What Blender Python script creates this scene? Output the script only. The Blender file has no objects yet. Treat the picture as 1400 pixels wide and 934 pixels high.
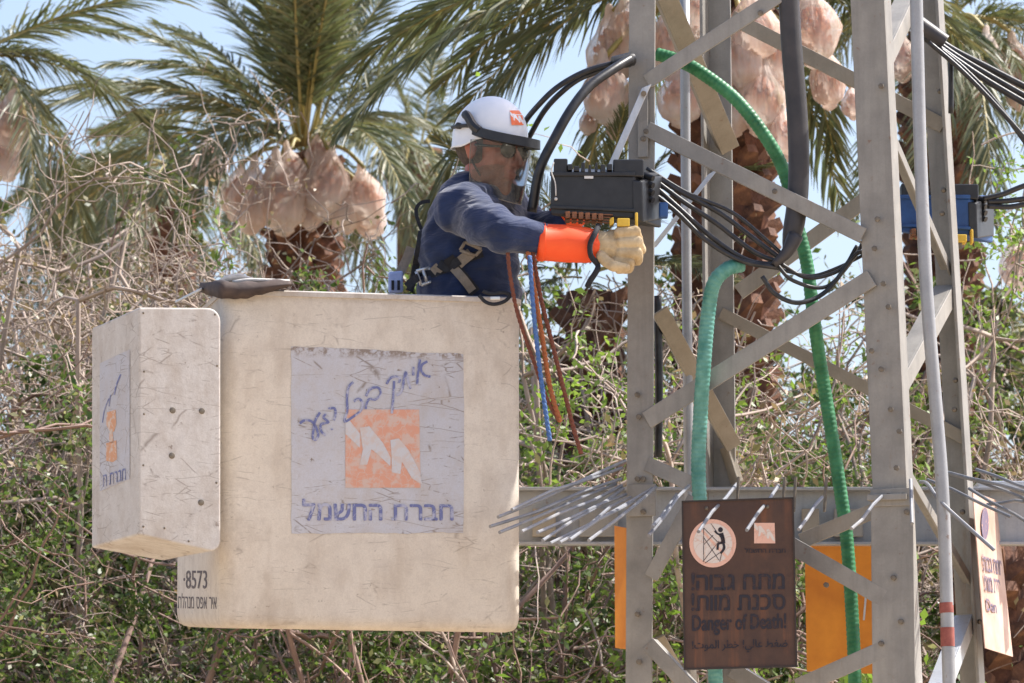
import bpy, bmesh, math, random
import numpy as np
from mathutils import Vector, Matrix, noise
from mathutils.bvhtree import BVHTree
random.seed(7); rng = np.random.default_rng(7)
scene = bpy.context.scene; col = scene.collection
R = math.radians
# ---------------------------------------------------------------- camera
CAM = Vector((0, 0, 1.6)); PITCH = R(7.5); FPX = 6720.0
cd = bpy.data.cameras.new('camera'); cam = bpy.data.objects.new('camera', cd); col.objects.link(cam)
cam.location = CAM; cam.rotation_euler = (R(90) + PITCH, 0, 0)
cd.sensor_width = 36; cd.lens = 36 * FPX / 1400; cd.clip_end = 6000; cd.clip_start = .1
cd.dof.use_dof = True; cd.dof.focus_distance = 14.1; cd.dof.aperture_fstop = 14.0
scene.camera = cam
FWD = Vector((0, math.cos(PITCH), math.sin(PITCH))); UPV = Vector((0, -math.sin(PITCH), math.cos(PITCH)))
def ray(px, py): return (FWD + Vector((1, 0, 0)) * ((px - 700) / FPX) + UPV * ((467 - py) / FPX))
def W(px, py, Y): d = ray(px, py); return CAM + d * (Y / d.y)
def onplane(px, py, P0, N):
    d = ray(px, py); return CAM + d * ((P0 - CAM).dot(N) / d.dot(N))
# ---------------------------------------------------------------- world, sun, exposure
SUN_EL, SUN_AZ = 52.0, 72.0     # azimuth measured from +Y (view direction) towards +X
w = bpy.data.worlds.new("World"); scene.world = w; w.use_nodes = True
nt = w.node_tree; bg = nt.nodes['Background']
sky = nt.nodes.new('ShaderNodeTexSky'); sky.sky_type = 'NISHITA'; sky.sun_disc = False
sky.sun_elevation = R(SUN_EL); sky.sun_rotation = R(SUN_AZ)
sky.air_density = 1.0; sky.dust_density = 3.0; sky.ozone_density = 2.2
wb = nt.nodes.new('ShaderNodeMix'); wb.data_type = 'RGBA'; wb.blend_type = 'MULTIPLY'; wb.inputs[0].default_value = 1; wb.inputs[7].default_value = (1.045, 1.0, 1.0, 1)   # camera white balance
nt.links.new(sky.outputs[0], wb.inputs[6]); nt.links.new(wb.outputs[2], bg.inputs[0]); bg.inputs[1].default_value = 0.145
sl = bpy.data.lights.new('sun', 'SUN'); so = bpy.data.objects.new('sun', sl); col.objects.link(so)
sl.energy = 4.8; sl.angle = R(0.6); sl.color = (1, .96, .90)
sd = Vector((math.sin(R(SUN_AZ)) * math.cos(R(SUN_EL)), math.cos(R(SUN_AZ)) * math.cos(R(SUN_EL)), math.sin(R(SUN_EL))))
so.rotation_euler = sd.to_track_quat('Z', 'Y').to_euler(); so.location = (6, 6, 20)
vs = scene.view_settings; vs.view_transform = 'Standard'; vs.look = 'None'; vs.gamma = 1; vs.exposure = 0.78
scene.cycles.transparent_max_bounces = 16; scene.cycles.max_bounces = 8
# ---------------------------------------------------------------- materials
def srgb(r, g, b):
    f = lambda c: ((c / 255 + .055) / 1.055) ** 2.4 if c > 10 else c / 255 / 12.92
    return (f(r), f(g), f(b), 1)
class NT:
    def __init__(s, name):
        s.m = bpy.data.materials.new(name); s.m.use_nodes = True; s.t = s.m.node_tree; s.n = s.t.nodes
        s.b = s.n['Principled BSDF']; s.tc = s.n.new('ShaderNodeTexCoord'); s.out = s.n['Material Output']
        s.co = s.tc.outputs['Object']
    def link(s, a, b): s.t.links.new(a, b)
    def noise(s, scale, detail=4, rough=.6, co=None, dist=0):
        n = s.n.new('ShaderNodeTexNoise'); n.inputs['Scale'].default_value = scale; n.inputs['Detail'].default_value = detail
        n.inputs['Roughness'].default_value = rough; n.inputs['Distortion'].default_value = dist
        s.link(co or s.co, n.inputs['Vector']); return n.outputs['Fac']
    def mapping(s, scale, rot=(0, 0, 0), co=None):
        n = s.n.new('ShaderNodeMapping'); n.inputs['Scale'].default_value = scale; n.inputs['Rotation'].default_value = rot
        s.link(co or s.co, n.inputs['Vector']); return n.outputs[0]
    def ramp(s, fac, stops):
        n = s.n.new('ShaderNodeValToRGB'); e = n.color_ramp.elements
        while len(e) < len(stops): e.new(.5)
        for i, (p, c) in enumerate(stops):
            e[i].position = p; e[i].color = c if hasattr(c, '__len__') else (c, c, c, 1)
        s.link(fac, n.inputs[0]); return n.outputs[0]
    def mix(s, fac, a, b, mode='MIX'):
        n = s.n.new('ShaderNodeMix'); n.data_type = 'RGBA'; n.blend_type = mode
        for k, v in ((0, fac), (6, a), (7, b)):
            if hasattr(v, 'is_linked') or hasattr(v, 'links'): s.link(v, n.inputs[k])
            else: n.inputs[k].default_value = v
        return n.outputs[2]
    def math(s, op, a, b=0.0):
        n = s.n.new('ShaderNodeMath'); n.operation = op
        for k, v in ((0, a), (1, b)):
            if hasattr(v, 'links'): s.link(v, n.inputs[k])
            else: n.inputs[k].default_value = v
        return n.outputs[0]
    def voro(s, scale, co=None, feature='DISTANCE_TO_EDGE'):
        n = s.n.new('ShaderNodeTexVoronoi'); n.feature = feature; n.inputs['Scale'].default_value = scale
        s.link(co or s.co, n.inputs['Vector']); return n.outputs['Distance']
    def warp(s, scale, amt, co=None):
        n = s.n.new('ShaderNodeTexNoise'); n.inputs['Scale'].default_value = scale; n.inputs['Detail'].default_value = 3
        s.link(co or s.co, n.inputs['Vector'])
        v = s.n.new('ShaderNodeVectorMath'); v.operation = 'SCALE'; s.link(n.outputs['Color'], v.inputs[0]); v.inputs['Scale'].default_value = amt
        a = s.n.new('ShaderNodeVectorMath'); a.operation = 'ADD'; s.link(co or s.co, a.inputs[0]); s.link(v.outputs[0], a.inputs[1]); return a.outputs[0]
    def bump(s, h, strength=.3, dist=.01):
        n = s.n.new('ShaderNodeBump'); n.inputs['Strength'].default_value = strength; n.inputs['Distance'].default_value = dist
        s.link(h, n.inputs['Height']); s.link(n.outputs[0], s.b.inputs['Normal'])
    def base(s, c):
        if hasattr(c, 'links'): s.link(c, s.b.inputs['Base Color'])
        else: s.b.inputs['Base Color'].default_value = c
    def rough(s, v): s.b.inputs['Roughness'].default_value = v; return s
def M2(name, c1, c2, scale=20, rough=.6, bump=.15, metal=0, bscale=None, spec=.5, detail=5):
    s = NT(name); n = s.noise(scale, detail); s.base(s.ramp(n, [(.3, c1), (.7, c2)])); s.rough(rough)
    s.b.inputs['Metallic'].default_value = metal; s.b.inputs['Specular IOR Level'].default_value = spec
    if bump: s.bump(s.noise(bscale or scale * 3, 3), bump, .004)
    return s.m
def galv(name, c1, c2, streak=True, rough=.55, metal=.25):
    s = NT(name); a = s.noise(9, 5); fine = s.noise(160, 3)
    c = s.ramp(a, [(.3, c1), (.7, c2)])
    st = s.noise(1, 4, .6, s.mapping((30, 30, 2.0)))
    c = s.mix(s.ramp(st, [(.5, 0), (.8, .45)]), c, tuple(x * .62 for x in c1[:3]) + (1,))
    sp = s.noise(40, 4); c = s.mix(s.ramp(sp, [(.66, 0), (.74, .6)]), c, srgb(120, 85, 60))
    c = s.mix(s.ramp(fine, [(.35, .10), (.65, 0)]), c, srgb(90, 86, 80)); bl_ = s.noise(3.5, 5, .7, s.mapping((1, 1, .5))); c = s.mix(s.ramp(bl_, [(.5, 0), (.7, .35)]), c, srgb(178, 172, 160)); rs__ = s.noise(1, 5, .7, s.mapping((14, 14, 3), (0, 0, 1))); c = s.mix(s.ramp(rs__, [(.62, 0), (.74, .5)]), c, srgb(132, 100, 74))
    s.base(c); s.rough(rough); s.b.inputs['Metallic'].default_value = metal; s.bump(fine, .12, .002); return s.m
M = {}
M['steel'] = galv('galvanised_steel', srgb(132, 129, 124), srgb(158, 154, 147))
M['steel_tan'] = galv('tan_steel', srgb(140, 130, 114), srgb(160, 150, 134))
M['steel_new'] = galv('bright_steel', srgb(190, 195, 202), srgb(215, 218, 222), metal=.5, rough=.4)
M['pipe'] = galv('conduit_steel', srgb(150, 152, 155), srgb(172, 173, 175), metal=.35, rough=.45)
M['rod'] = galv('rod_steel', srgb(112, 115, 122), srgb(142, 144, 150), metal=.3, rough=.5)
M['bolt'] = M2('bolt_steel', srgb(95, 88, 80), srgb(130, 120, 105), 60, .5, .1, .4)
def gelcoat(name, c1, c2, scr=.6, dirt=.5, topscuff=None, dens=0.0):
    s = NT(name); c = s.ramp(s.noise(2.2, 5), [(.3, c1), (.7, c2)]); f = None
    # long thin straight-ish scratches in several directions, patchy
    for k, (rot, sc, th, lo) in enumerate((((0, .35, 0), (2.2, 9, 16), .012, .52), ((0, -.9, 0), (1.8, 7, 11), .010, .55), ((0, 1.45, 0), (3, 9, 15), .012, .53), ((0, .05, 0), (1.5, 8, 20), .010, .57), ((0, 1.1, 0), (6, 14, 30), .03, .55))):
        v = s.voro(1.0, s.mapping(sc, rot, s.warp(5, .035))); m = s.ramp(s.noise(5 + k * 1.7, 4, .7, s.mapping((1, 1, 1), (k, k * 2, 1))), [(lo + .02 - dens, 0), (lo + .08 - dens, 1)])
        g_ = s.math('MULTIPLY', s.ramp(v, [(0, .55), (th * 1.15, 0)]), m); f = g_ if f is None else s.math('MAXIMUM', f, g_)
    c = s.mix(s.math('MULTIPLY', f, scr * 1.25), c, srgb(112, 98, 88))
    sm = s.noise(1, 5, .65, s.mapping((13, 13, 5))); c = s.mix(s.ramp(sm, [(.50, 0), (.80, dirt)]), c, srgb(166, 148, 128))
    pk = s.noise(42, 4, .7); c = s.mix(s.ramp(pk, [(.66, 0), (.72, .7 * scr)]), c, srgb(116, 100, 88))
    mt = s.noise(14, 5, .75); c = s.mix(s.ramp(mt, [(.35, .35), (.55, 0)]), c, srgb(178, 166, 154))
    fi = s.noise(240, 2); c = s.mix(s.ramp(fi, [(.3, .2), (.6, 0)]), c, srgb(150, 140, 128))
    if topscuff is not None:
        z = s.n.new('ShaderNodeSeparateXYZ'); s.link(s.co, z.inputs[0]); q = s.math('MULTIPLY', s.ramp(s.math('ADD', z.outputs[2], 1 - topscuff), [(.975, 0), (.992, 1)]), s.ramp(s.noise(45, 5, .7), [(.44, 0), (.56, .9)]))
        c = s.mix(q, c, srgb(128, 112, 98))
    big = s.noise(3.2, 6, .75, s.mapping((1.4, 1.4, .8))); c = s.mix(s.ramp(big, [(.56, 0), (.72, .55 * dirt)]), c, srgb(150, 132, 112))
    geo = s.n.new('ShaderNodeNewGeometry'); edge = s.ramp(geo.outputs['Pointiness'], [(.51, 0), (.56, .5)]); c = s.mix(s.math('MULTIPLY', edge, s.noise(40, 4)), c, srgb(120, 104, 90))  # patchy brown dirt along the convex edges, from pointiness
    s.base(c); s.rough(.6); s.bump(s.math('ADD', s.noise(35, 4), s.noise(5, 2)), .16, .006); return s.m
M['bucket'] = gelcoat('aged_beige_gelcoat', srgb(210, 199, 183), srgb(217, 209, 197), .75, .6)
M['box'] = gelcoat('aged_white_gelcoat', srgb(208, 203, 196), srgb(216, 212, 207), 1.0, .6, None, .03)
M['decal'] = gelcoat('worn_white_decal', srgb(180, 181, 189), srgb(192, 192, 198), 1.3, .4, .262, .04)
def ink(name, c, under, wear=.5, scale=60):
    s = NT(name); n = s.noise(scale, 5); v = s.voro(26, s.warp(12, .1))
    a = s.ramp(n, [(wear, 1), (wear + .12, .25)]); k = s.math('MULTIPLY', a, s.ramp(v, [(0, .2), (.03, 1)]))
    s.base(s.mix(k, under, c)); s.rough(.6); return s.m
M['ink_blue'] = ink('faded_blue_print', srgb(104, 110, 154), srgb(186, 186, 198), .50, 34)
M['ink_orange'] = ink('faded_orange_print', srgb(206, 150, 126), srgb(196, 178, 168), .46, 30)
M['ink_white'] = ink('faded_white_print', srgb(192, 191, 194), srgb(196, 180, 172), .48, 40)
M['ink_dark'] = ink('dark_print', srgb(72, 62, 66), srgb(180, 165, 150), .60)
M['ink_sign'] = ink('sign_black_print', srgb(36, 32, 42), srgb(74, 46, 40), .62)
M['ink_pink'] = ink('sign_pale_print', srgb(225, 180, 160), srgb(205, 160, 140), .60)
M['ink_cream'] = ink('sign_cream_print', srgb(216, 205, 196), srgb(205, 170, 150), .62)
s = NT('rusty_sign'); a = s.noise(7, 6, .7); st = s.noise(1, 4, .6, s.mapping((22, 22, 1.6)))
c = s.ramp(a, [(.3, srgb(64, 45, 38)), (.7, srgb(88, 62, 48))]); st2 = s.noise(3, 5, .7); c = s.mix(s.math('MULTIPLY', s.ramp(st, [(.52, 0), (.8, .7)]), s.ramp(st2, [(.45, 0), (.65, 1)])), c, srgb(166, 100, 56)); c = s.mix(s.ramp(s.noise(22, 5, .75), [(.58, 0), (.7, .5)]), c, srgb(60, 42, 38))
s.base(c); s.rough(.65); s.bump(s.noise(70, 3), .1, .003); M['sign'] = s.m
M['sign_edge'] = M2('dark_sign_edge', srgb(40, 34, 32), srgb(60, 46, 38), 30)
M['orange_sign'] = M2('orange_enamel', srgb(190, 112, 28), srgb(224, 146, 44), 7, .55, .15, detail=8)
M['pink_sign'] = M2('faded_pink_enamel', srgb(178, 140, 122), srgb(212, 186, 170), 9, .6, .1, detail=8)
M['black'] = M2('black_plastic', srgb(30, 31, 34), srgb(44, 45, 48), 30, .42, .1)
M['cable'] = M2('black_cable_jacket', srgb(22, 23, 26), srgb(54, 53, 54), 30, .38, .1)
M['tube'] = M2('black_heavy_tube', srgb(46, 45, 48), srgb(66, 62, 62), 14, .5, .15)
M['blueplastic'] = M2('blue_plastic', srgb(28, 62, 112), srgb(44, 88, 148), 16, .5, .1)
M['yellow'] = M2('yellow_plastic', srgb(200, 160, 40), srgb(222, 184, 70), 20, .5, .1)
M['brown'] = M2('brown_copper_parts', srgb(84, 54, 38), srgb(150, 96, 58), 60, .5, .2)
M['green'] = M2('green_corrugated_plastic', srgb(20, 92, 52), srgb(66, 138, 92), 22, .5, .1)
M['teal'] = M2('teal_corrugated_plastic', srgb(50, 118, 106), srgb(112, 168, 154), 22, .5, .1)
M['rope_brown'] = M2('brown_rope', srgb(150, 82, 48), srgb(178, 108, 62), 120, .8, .6)
M['rope_dark'] = M2('dark_red_rope', srgb(104, 58, 46), srgb(130, 76, 56), 120, .8, .6)
M['rope_blue'] = M2('blue_rope', srgb(60, 96, 156), srgb(90, 124, 176), 120, .8, .6)
M['redtape'] = M2('red_tape', srgb(128, 62, 54), srgb(158, 90, 78), 40, .6, .1)
def cloth(name, c1, c2, sc=7):
    s = NT(name); n = s.noise(sc, 5); s.base(s.ramp(n, [(.3, c1), (.7, c2)])); s.rough(.9)
    s.b.inputs['Sheen Weight'].default_value = .3
    w1 = s.noise(1, 3, .5, s.mapping((9, 9, 26), (0, R(25), 0)), 1.2); w2 = s.noise(420, 2)
    w3 = s.noise(1, 2, .5, s.mapping((5, 5, 17), (0, R(-35), 0)), 1.8); h = s.math('ADD', s.math('ADD', w1, w3), s.math('MULTIPLY', w2, .05)); s.bump(h, .42, .02); return s.m
M['shirt'] = cloth('navy_work_shirt', srgb(10, 28, 60), srgb(17, 42, 86))
M['trousers'] = cloth('navy_trousers', srgb(26, 38, 72), srgb(34, 48, 86))
M['orange_cloth'] = M2('orange_rubber', srgb(240, 72, 22), srgb(248, 92, 34), 8, .55, .2, bscale=14)
M['glove'] = M2('tan_leather', srgb(160, 134, 96), srgb(210, 190, 154), 20, .75, .8, bscale=40)
M['web'] = M2('grey_webbing', srgb(124, 116, 106), srgb(150, 140, 128), 60, .85, .5, bscale=200)
M['web_dark'] = M2('dark_webbing', srgb(28, 30, 38), srgb(44, 46, 52), 60, .85, .4, bscale=200)
M['buckle'] = M2('buckle_metal', srgb(205, 205, 205), srgb(225, 225, 222), 30, .3, .05, .6)
M['helmet'] = M2('white_helmet_shell', srgb(224, 228, 234), srgb(234, 236, 240), 20, .32, .04)
s = NT('skin'); n = s.noise(38, 5); s.base(s.ramp(n, [(.3, srgb(146, 80, 62)), (.7, srgb(176, 108, 86))])); s.rough(.5)
s.b.inputs['Subsurface Weight'].default_value = .1; s.b.inputs['Subsurface Radius'].default_value = (.01, .004, .002); s.bump(s.noise(120, 3), .15, .002); M['skin'] = s.m
M['hair'] = M2('dark_grey_hair', srgb(60, 50, 44), srgb(96, 82, 72), 90, .8, .6)
s = NT('clear_visor'); tr = s.n.new('ShaderNodeBsdfTransparent'); tr.inputs[0].default_value = (.86, .87, .84, 1)
gl = s.n.new('ShaderNodeBsdfGlossy'); gl.inputs['Roughness'].default_value = .12; fr = s.n.new('ShaderNodeFresnel'); fr.inputs[0].default_value = 1.45
df = s.n.new('ShaderNodeBsdfDiffuse'); df.inputs[0].default_value = srgb(190, 185, 170)
mx = s.n.new('ShaderNodeMixShader'); s.link(fr.outputs[0], mx.inputs[0]); s.link(tr.outputs[0], mx.inputs[1]); s.link(gl.outputs[0], mx.inputs[2])
mx2 = s.n.new('ShaderNodeMixShader'); s.link(s.ramp(s.noise(60, 4), [(.4, .05), (.7, .14)]), mx2.inputs[0]); s.link(mx.outputs[0], mx2.inputs[1]); s.link(df.outputs[0], mx2.inputs[2])
s.link(mx2.outputs[0], s.out.inputs[0]); M['visor'] = s.m
M['lens'] = M2('dark_goggle_lens', srgb(40, 44, 42), srgb(60, 62, 56), 10, .12, 0)
def leafmat(name, cols, trans=.45, rough=.45):
    s = NT(name); g = s.n.new('ShaderNodeNewGeometry'); k = len(cols)
    r = s.ramp(g.outputs['Random Per Island'], [(i / max(1, k - 1), c) for i, c in enumerate(cols)])
    s.base(r); s.rough(rough)
    t = s.n.new('ShaderNodeBsdfTranslucent'); tm = s.mix(1.0, r, (1.25, 1.3, .95, 1), 'MULTIPLY'); s.link(tm, t.inputs[0])
    mx = s.n.new('ShaderNodeMixShader'); mx.inputs[0].default_value = trans; s.link(s.b.outputs[0], mx.inputs[1]); s.link(t.outputs[0], mx.inputs[2])
    s.link(mx.outputs[0], s.out.inputs[0]); return s.m
M['leaf'] = leafmat('green_leaves', [srgb(54, 72, 34), srgb(76, 98, 46), srgb(104, 124, 62), srgb(70, 86, 44), srgb(146, 144, 108)])
M['leaf2'] = leafmat('olive_leaves', [srgb(58, 68, 38), srgb(80, 88, 50), srgb(70, 84, 44), srgb(122, 112, 80)])
M['leafb'] = leafmat('bright_green_leaves', [srgb(104, 130, 52), srgb(128, 150, 70), srgb(90, 114, 48)])
M['dryleaf'] = leafmat('dry_leaves', [srgb(140, 118, 92), srgb(166, 146, 118), srgb(116, 104, 76), srgb(120, 120, 76)], .25)
M['frond'] = leafmat('date_palm_leaflets', [srgb(76, 86, 62), srgb(98, 102, 68), srgb(90, 100, 78), srgb(124, 118, 80), srgb(82, 92, 66)], .28, .46)
M['rachis'] = M2('frond_midrib', srgb(140, 130, 74), srgb(166, 150, 92), 10, .5, .1)
M['twig'] = M2('grey_brown_twigs', srgb(140, 122, 110), srgb(182, 166, 152), 8, .8, .3)
M['twigp'] = M2('pinkish_twigs', srgb(122, 98, 88), srgb(158, 132, 118), 8, .8, .3)
s = NT('palm_bark'); s.base(s.ramp(s.noise(16, 5), [(.3, srgb(60, 36, 26)), (.55, srgb(96, 60, 42)), (.8, srgb(140, 94, 66))])); s.rough(.9); s.bump(s.noise(40, 4), .6, .02); M['bark'] = s.m
s = NT('leaf_base_wood'); oi = s.n.new('ShaderNodeObjectInfo')
c = s.mix(oi.outputs['Random'], srgb(68, 44, 34), srgb(116, 80, 60)); c = s.mix(s.ramp(s.noise(24, 4), [(.5, 0), (.8, .6)]), c, srgb(166, 116, 82)); s.base(c); s.rough(.85); s.bump(s.noise(60, 4), .5, .01); M['boot'] = s.m
s = NT('mesh_bag_fabric'); wv_ = s.warp(4, .06); pl_ = s.noise(1, 4, .6, s.mapping((26, 26, 3), (0, 0, 0), wv_)); n = s.noise(4, 3, .5)
c = s.ramp(n, [(.35, srgb(232, 208, 192)), (.6, srgb(240, 232, 224))]); c = s.mix(s.ramp(pl_, [(.35, .4), (.5, 0)]), c, srgb(206, 178, 160)); s.base(c); s.rough(.5)
t = s.n.new('ShaderNodeBsdfTranslucent'); s.link(c, t.inputs[0]); tr = s.n.new('ShaderNodeBsdfTransparent'); tr.inputs[0].default_value = (1, .98, .96, 1)
m1 = s.n.new('ShaderNodeMixShader'); m1.inputs[0].default_value = .55; s.link(s.b.outputs[0], m1.inputs[1]); s.link(t.outputs[0], m1.inputs[2])
z_ = s.n.new('ShaderNodeSeparateXYZ'); s.link(s.co, z_.inputs[0]); mid = s.ramp(s.math('ABSOLUTE', s.math('SUBTRACT', z_.outputs[2], .04)), [(.06, .62), (.17, .16)])
m2 = s.n.new('ShaderNodeMixShader'); s.link(s.math('MULTIPLY', mid, s.ramp(pl_, [(.38, .55), (.6, 1)])), m2.inputs[0]); s.link(m1.outputs[0], m2.inputs[1]); s.link(tr.outputs[0], m2.inputs[2])
s.link(m2.outputs[0], s.out.inputs[0]); s.bump(s.math('ADD', pl_, s.math('MULTIPLY', s.noise(14, 3), .5)), .7, .02); M['bag'] = s.m
M['dates'] = leafmat('ripening_dates', [srgb(196, 112, 62), srgb(214, 136, 80), srgb(168, 92, 54), srgb(204, 156, 100)], .1)
s = NT('sandy_ground'); c = s.ramp(s.noise(.6, 6), [(.3, srgb(168, 150, 126)), (.7, srgb(190, 173, 150))]); s.base(s.mix(s.ramp(s.noise(9, 5), [(.5, 0), (.7, .5)]), c, srgb(140, 116, 90))); s.rough(.95); s.bump(s.noise(6, 6), .5, .05); M['ground'] = s.m
# ---------------------------------------------------------------- object helpers
WL = {}
def reg(o, world, parent=None):
    WL[o.name] = Vector(world); col.objects.link(o)
    if parent is not None: o.parent = parent; o.location = Vector(world) - WL[parent.name]
    else: o.location = world
    return o
def tag(o, label=None, cat=None, group=None, kind=None):
    for k, v in (('label', label), ('category', cat), ('group', group), ('kind', kind)):
        if v: o[k] = v
    return o
def empty(name, loc, label, cat, group=None):
    o = bpy.data.objects.new(name, None); o.empty_display_size = .1; reg(o, loc); return tag(o, label, cat, group)
class MB:
    def __init__(s): s.v = []; s.f = []; s.mi = []; s.k = 0
    def add(s, vs_, fs): n = len(s.v); s.v += [Vector(a) for a in vs_]; s.f += [tuple(i + n for i in f) for f in fs]; s.mi += [s.k] * len(fs)
    def hexa(s, p): s.add(p, [(0, 3, 2, 1), (4, 5, 6, 7), (0, 1, 5, 4), (1, 2, 6, 5), (2, 3, 7, 6), (3, 0, 4, 7)])
    def box(s, c, ax, ay, az):      # centre and three half-vectors
        c, ax, ay, az = map(Vector, (c, ax, ay, az))
        s.hexa([c - ax - ay - az, c + ax - ay - az, c + ax + ay - az, c - ax + ay - az, c - ax - ay + az, c + ax - ay + az, c + ax + ay + az, c - ax + ay + az])
    def bar(s, p0, p1, wv, tv):
        p0, p1 = Vector(p0), Vector(p1); s.box((p0 + p1) / 2, (p1 - p0) / 2, wv, tv)
    def angle(s, p0, p1, n, wd, t=.007, side=1, lip=None):  # L section; wide flange faces n
        p0, p1, n = Vector(p0), Vector(p1), Vector(n).normalized(); d = (p1 - p0).normalized(); u = n.cross(d).normalized(); n2 = d.cross(u).normalized()
        if n2.dot(n) < 0: n2 = -n2
        s.bar(p0, p1, u * wd / 2, n2 * t / 2)
        L = lip or wd; off = u * side * (wd / 2 - t / 2) - n2 * (t / 2 + L / 2 - .001)
        s.bar(p0 + off + d * .001, p1 + off - d * .001, u * t / 2, n2 * L / 2)
    def tube(s, pts, r, n=8, caps=True, radf=None):
        pts = [Vector(p) for p in pts]; m = len(pts); rings = []; prev = None
        for i, p in enumerate(pts):
            d = (pts[min(i + 1, m - 1)] - pts[max(i - 1, 0)]).normalized()
            if prev is None: a = d.orthogonal().normalized()
            else: a = (prev - d * prev.dot(d)).normalized()
            prev = a; b = d.cross(a); rr = (r[i] if hasattr(r, '__len__') else r) * (radf(i) if radf else 1)
            rings.append([p + (a * math.cos(2 * math.pi * k / n) + b * math.sin(2 * math.pi * k / n)) * rr for k in range(n)])
        vs_ = [q for g in rings for q in g]; fs = [(i * n + k, i * n + (k + 1) % n, (i + 1) * n + (k + 1) % n, (i + 1) * n + k) for i in range(m - 1) for k in range(n)]
        if caps: fs += [tuple(range(n - 1, -1, -1)), tuple((m - 1) * n + k for k in range(n))]
        s.add(vs_, fs)
    def ball(s, c, r, nu=10, nv=7, ax=None):
        c = Vector(c); r = r if hasattr(r, '__len__') else (r, r, r); ax = ax or (Vector((1, 0, 0)), Vector((0, 1, 0)), Vector((0, 0, 1)))
        vs_ = []; fs = []
        for j in range(1, nv):
            t = math.pi * j / nv
            for i in range(nu):
                a = 2 * math.pi * i / nu; vs_.append(c + ax[0] * r[0] * math.sin(t) * math.cos(a) + ax[1] * r[1] * math.sin(t) * math.sin(a) + ax[2] * r[2] * math.cos(t))
        vs_ += [c + ax[2] * r[2], c - ax[2] * r[2]]; T = len(vs_) - 2
        for j in range(nv - 2):
            for i in range(nu): fs.append((j * nu + i, (j + 1) * nu + i, (j + 1) * nu + (i + 1) % nu, j * nu + (i + 1) % nu))
        for i in range(nu): fs.append((T, i, (i + 1) % nu)); fs.append((T + 1, (nv - 2) * nu + (i + 1) % nu, (nv - 2) * nu + i))
        s.add(vs_, fs)
    def cap(s, a, b, r0, r1, k=None):       # tapered capsule as overlapping balls, for remeshing
        a, b = Vector(a), Vector(b); L = (b - a).length; k = k or max(2, int(L / (min(r0, r1) * .3)))
        for i in range(k + 1): t = i / k; s.ball(a.lerp(b, t), r0 + (r1 - r0) * t)
    def build(s, name, mats, parent=None, smooth=False, bevel=0, origin=None):
        org = Vector(origin) if origin is not None else sum((v for v in s.v), Vector()) / max(1, len(s.v))
        me = bpy.data.meshes.new(name); me.from_pydata([v - org for v in s.v], [], s.f)
        for m in (mats if isinstance(mats, (list, tuple)) else [mats]): me.materials.append(m)
        if any(s.mi): me.polygons.foreach_set('material_index', s.mi)
        bm = bmesh.new(); bm.from_mesh(me); bmesh.ops.recalc_face_normals(bm, faces=bm.faces); bm.to_mesh(me); bm.free()
        if smooth:
            me.polygons.foreach_set('use_smooth', [True] * len(me.polygons))
            if smooth != True: me.set_sharp_from_angle(angle=R(smooth))
        o = bpy.data.objects.new(name, me); reg(o, org, parent)
        if bevel:
            b = o.modifiers.new('bevel', 'BEVEL'); b.width = bevel; b.segments = 2; b.limit_method = 'ANGLE'; b.angle_limit = R(40)
        return o
def spline(pts, n=8):
    P = [Vector(p) for p in pts]; P = [P[0] * 2 - P[1]] + P + [P[-1] * 2 - P[-2]]; out = []
    for i in range(1, len(P) - 2):
        for k in range(n):
            t = k / n; a, b, c, d = P[i - 1], P[i], P[i + 1], P[i + 2]
            out.append(.5 * ((2 * b) + (c - a) * t + (2 * a - 5 * b + 4 * c - d) * t * t + (3 * b - a - 3 * c + d) * t ** 3))
    out.append(P[-2]); return out
def resample(pts, step):
    out = [pts[0]]; acc = 0
    for a, b in zip(pts, pts[1:]):
        L = (b - a).length; t = step - acc
        while t < L: out.append(a.lerp(b, t / L)); t += step
        acc = (acc + L) % step
    return out
def WS(L): return [W(*p) for p in L]
def npmesh(name, V, F, mat, parent, origin, smooth=False):
    me = bpy.data.meshes.new(name); V = np.asarray(V, dtype=np.float32) - np.array(origin, dtype=np.float32); n = F.shape[1]
    me.vertices.add(len(V)); me.vertices.foreach_set('co', V.ravel())
    me.loops.add(F.size); me.loops.foreach_set('vertex_index', F.astype(np.int32).ravel())
    me.polygons.add(len(F)); me.polygons.foreach_set('loop_start', np.arange(len(F), dtype=np.int32) * n); me.polygons.foreach_set('loop_total', np.full(len(F), n, dtype=np.int32))
    me.update(calc_edges=True); me.materials.append(mat)
    if smooth: me.polygons.foreach_set('use_smooth', [True] * len(F))
    o = bpy.data.objects.new(name, me); return reg(o, origin, parent)
def remesh(mb, voxel, smooth_it=6, wrinkle=None):
    me = bpy.data.meshes.new('tmp'); me.from_pydata(mb.v, [], mb.f); o = bpy.data.objects.new('tmp', me); col.objects.link(o)
    r = o.modifiers.new('r', 'REMESH'); r.mode = 'VOXEL'; r.voxel_size = voxel
    sm = o.modifiers.new('s', 'SMOOTH'); sm.factor = .5; sm.iterations = smooth_it
    dg = bpy.context.evaluated_depsgraph_get(); dg.update(); e = o.evaluated_get(dg); m2 = bpy.data.meshes.new_from_object(e)
    out = MB(); out.v = [v.co.copy() for v in m2.vertices]; out.f = [tuple(p.vertices) for p in m2.polygons]; out.mi = [0] * len(out.f)
    if wrinkle:
        ns = [v.normal.copy() for v in m2.vertices]; out.v = [p + n * wrinkle(p) for p, n in zip(out.v, ns)]
    bpy.data.objects.remove(o); return out
GLY = {}
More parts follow.
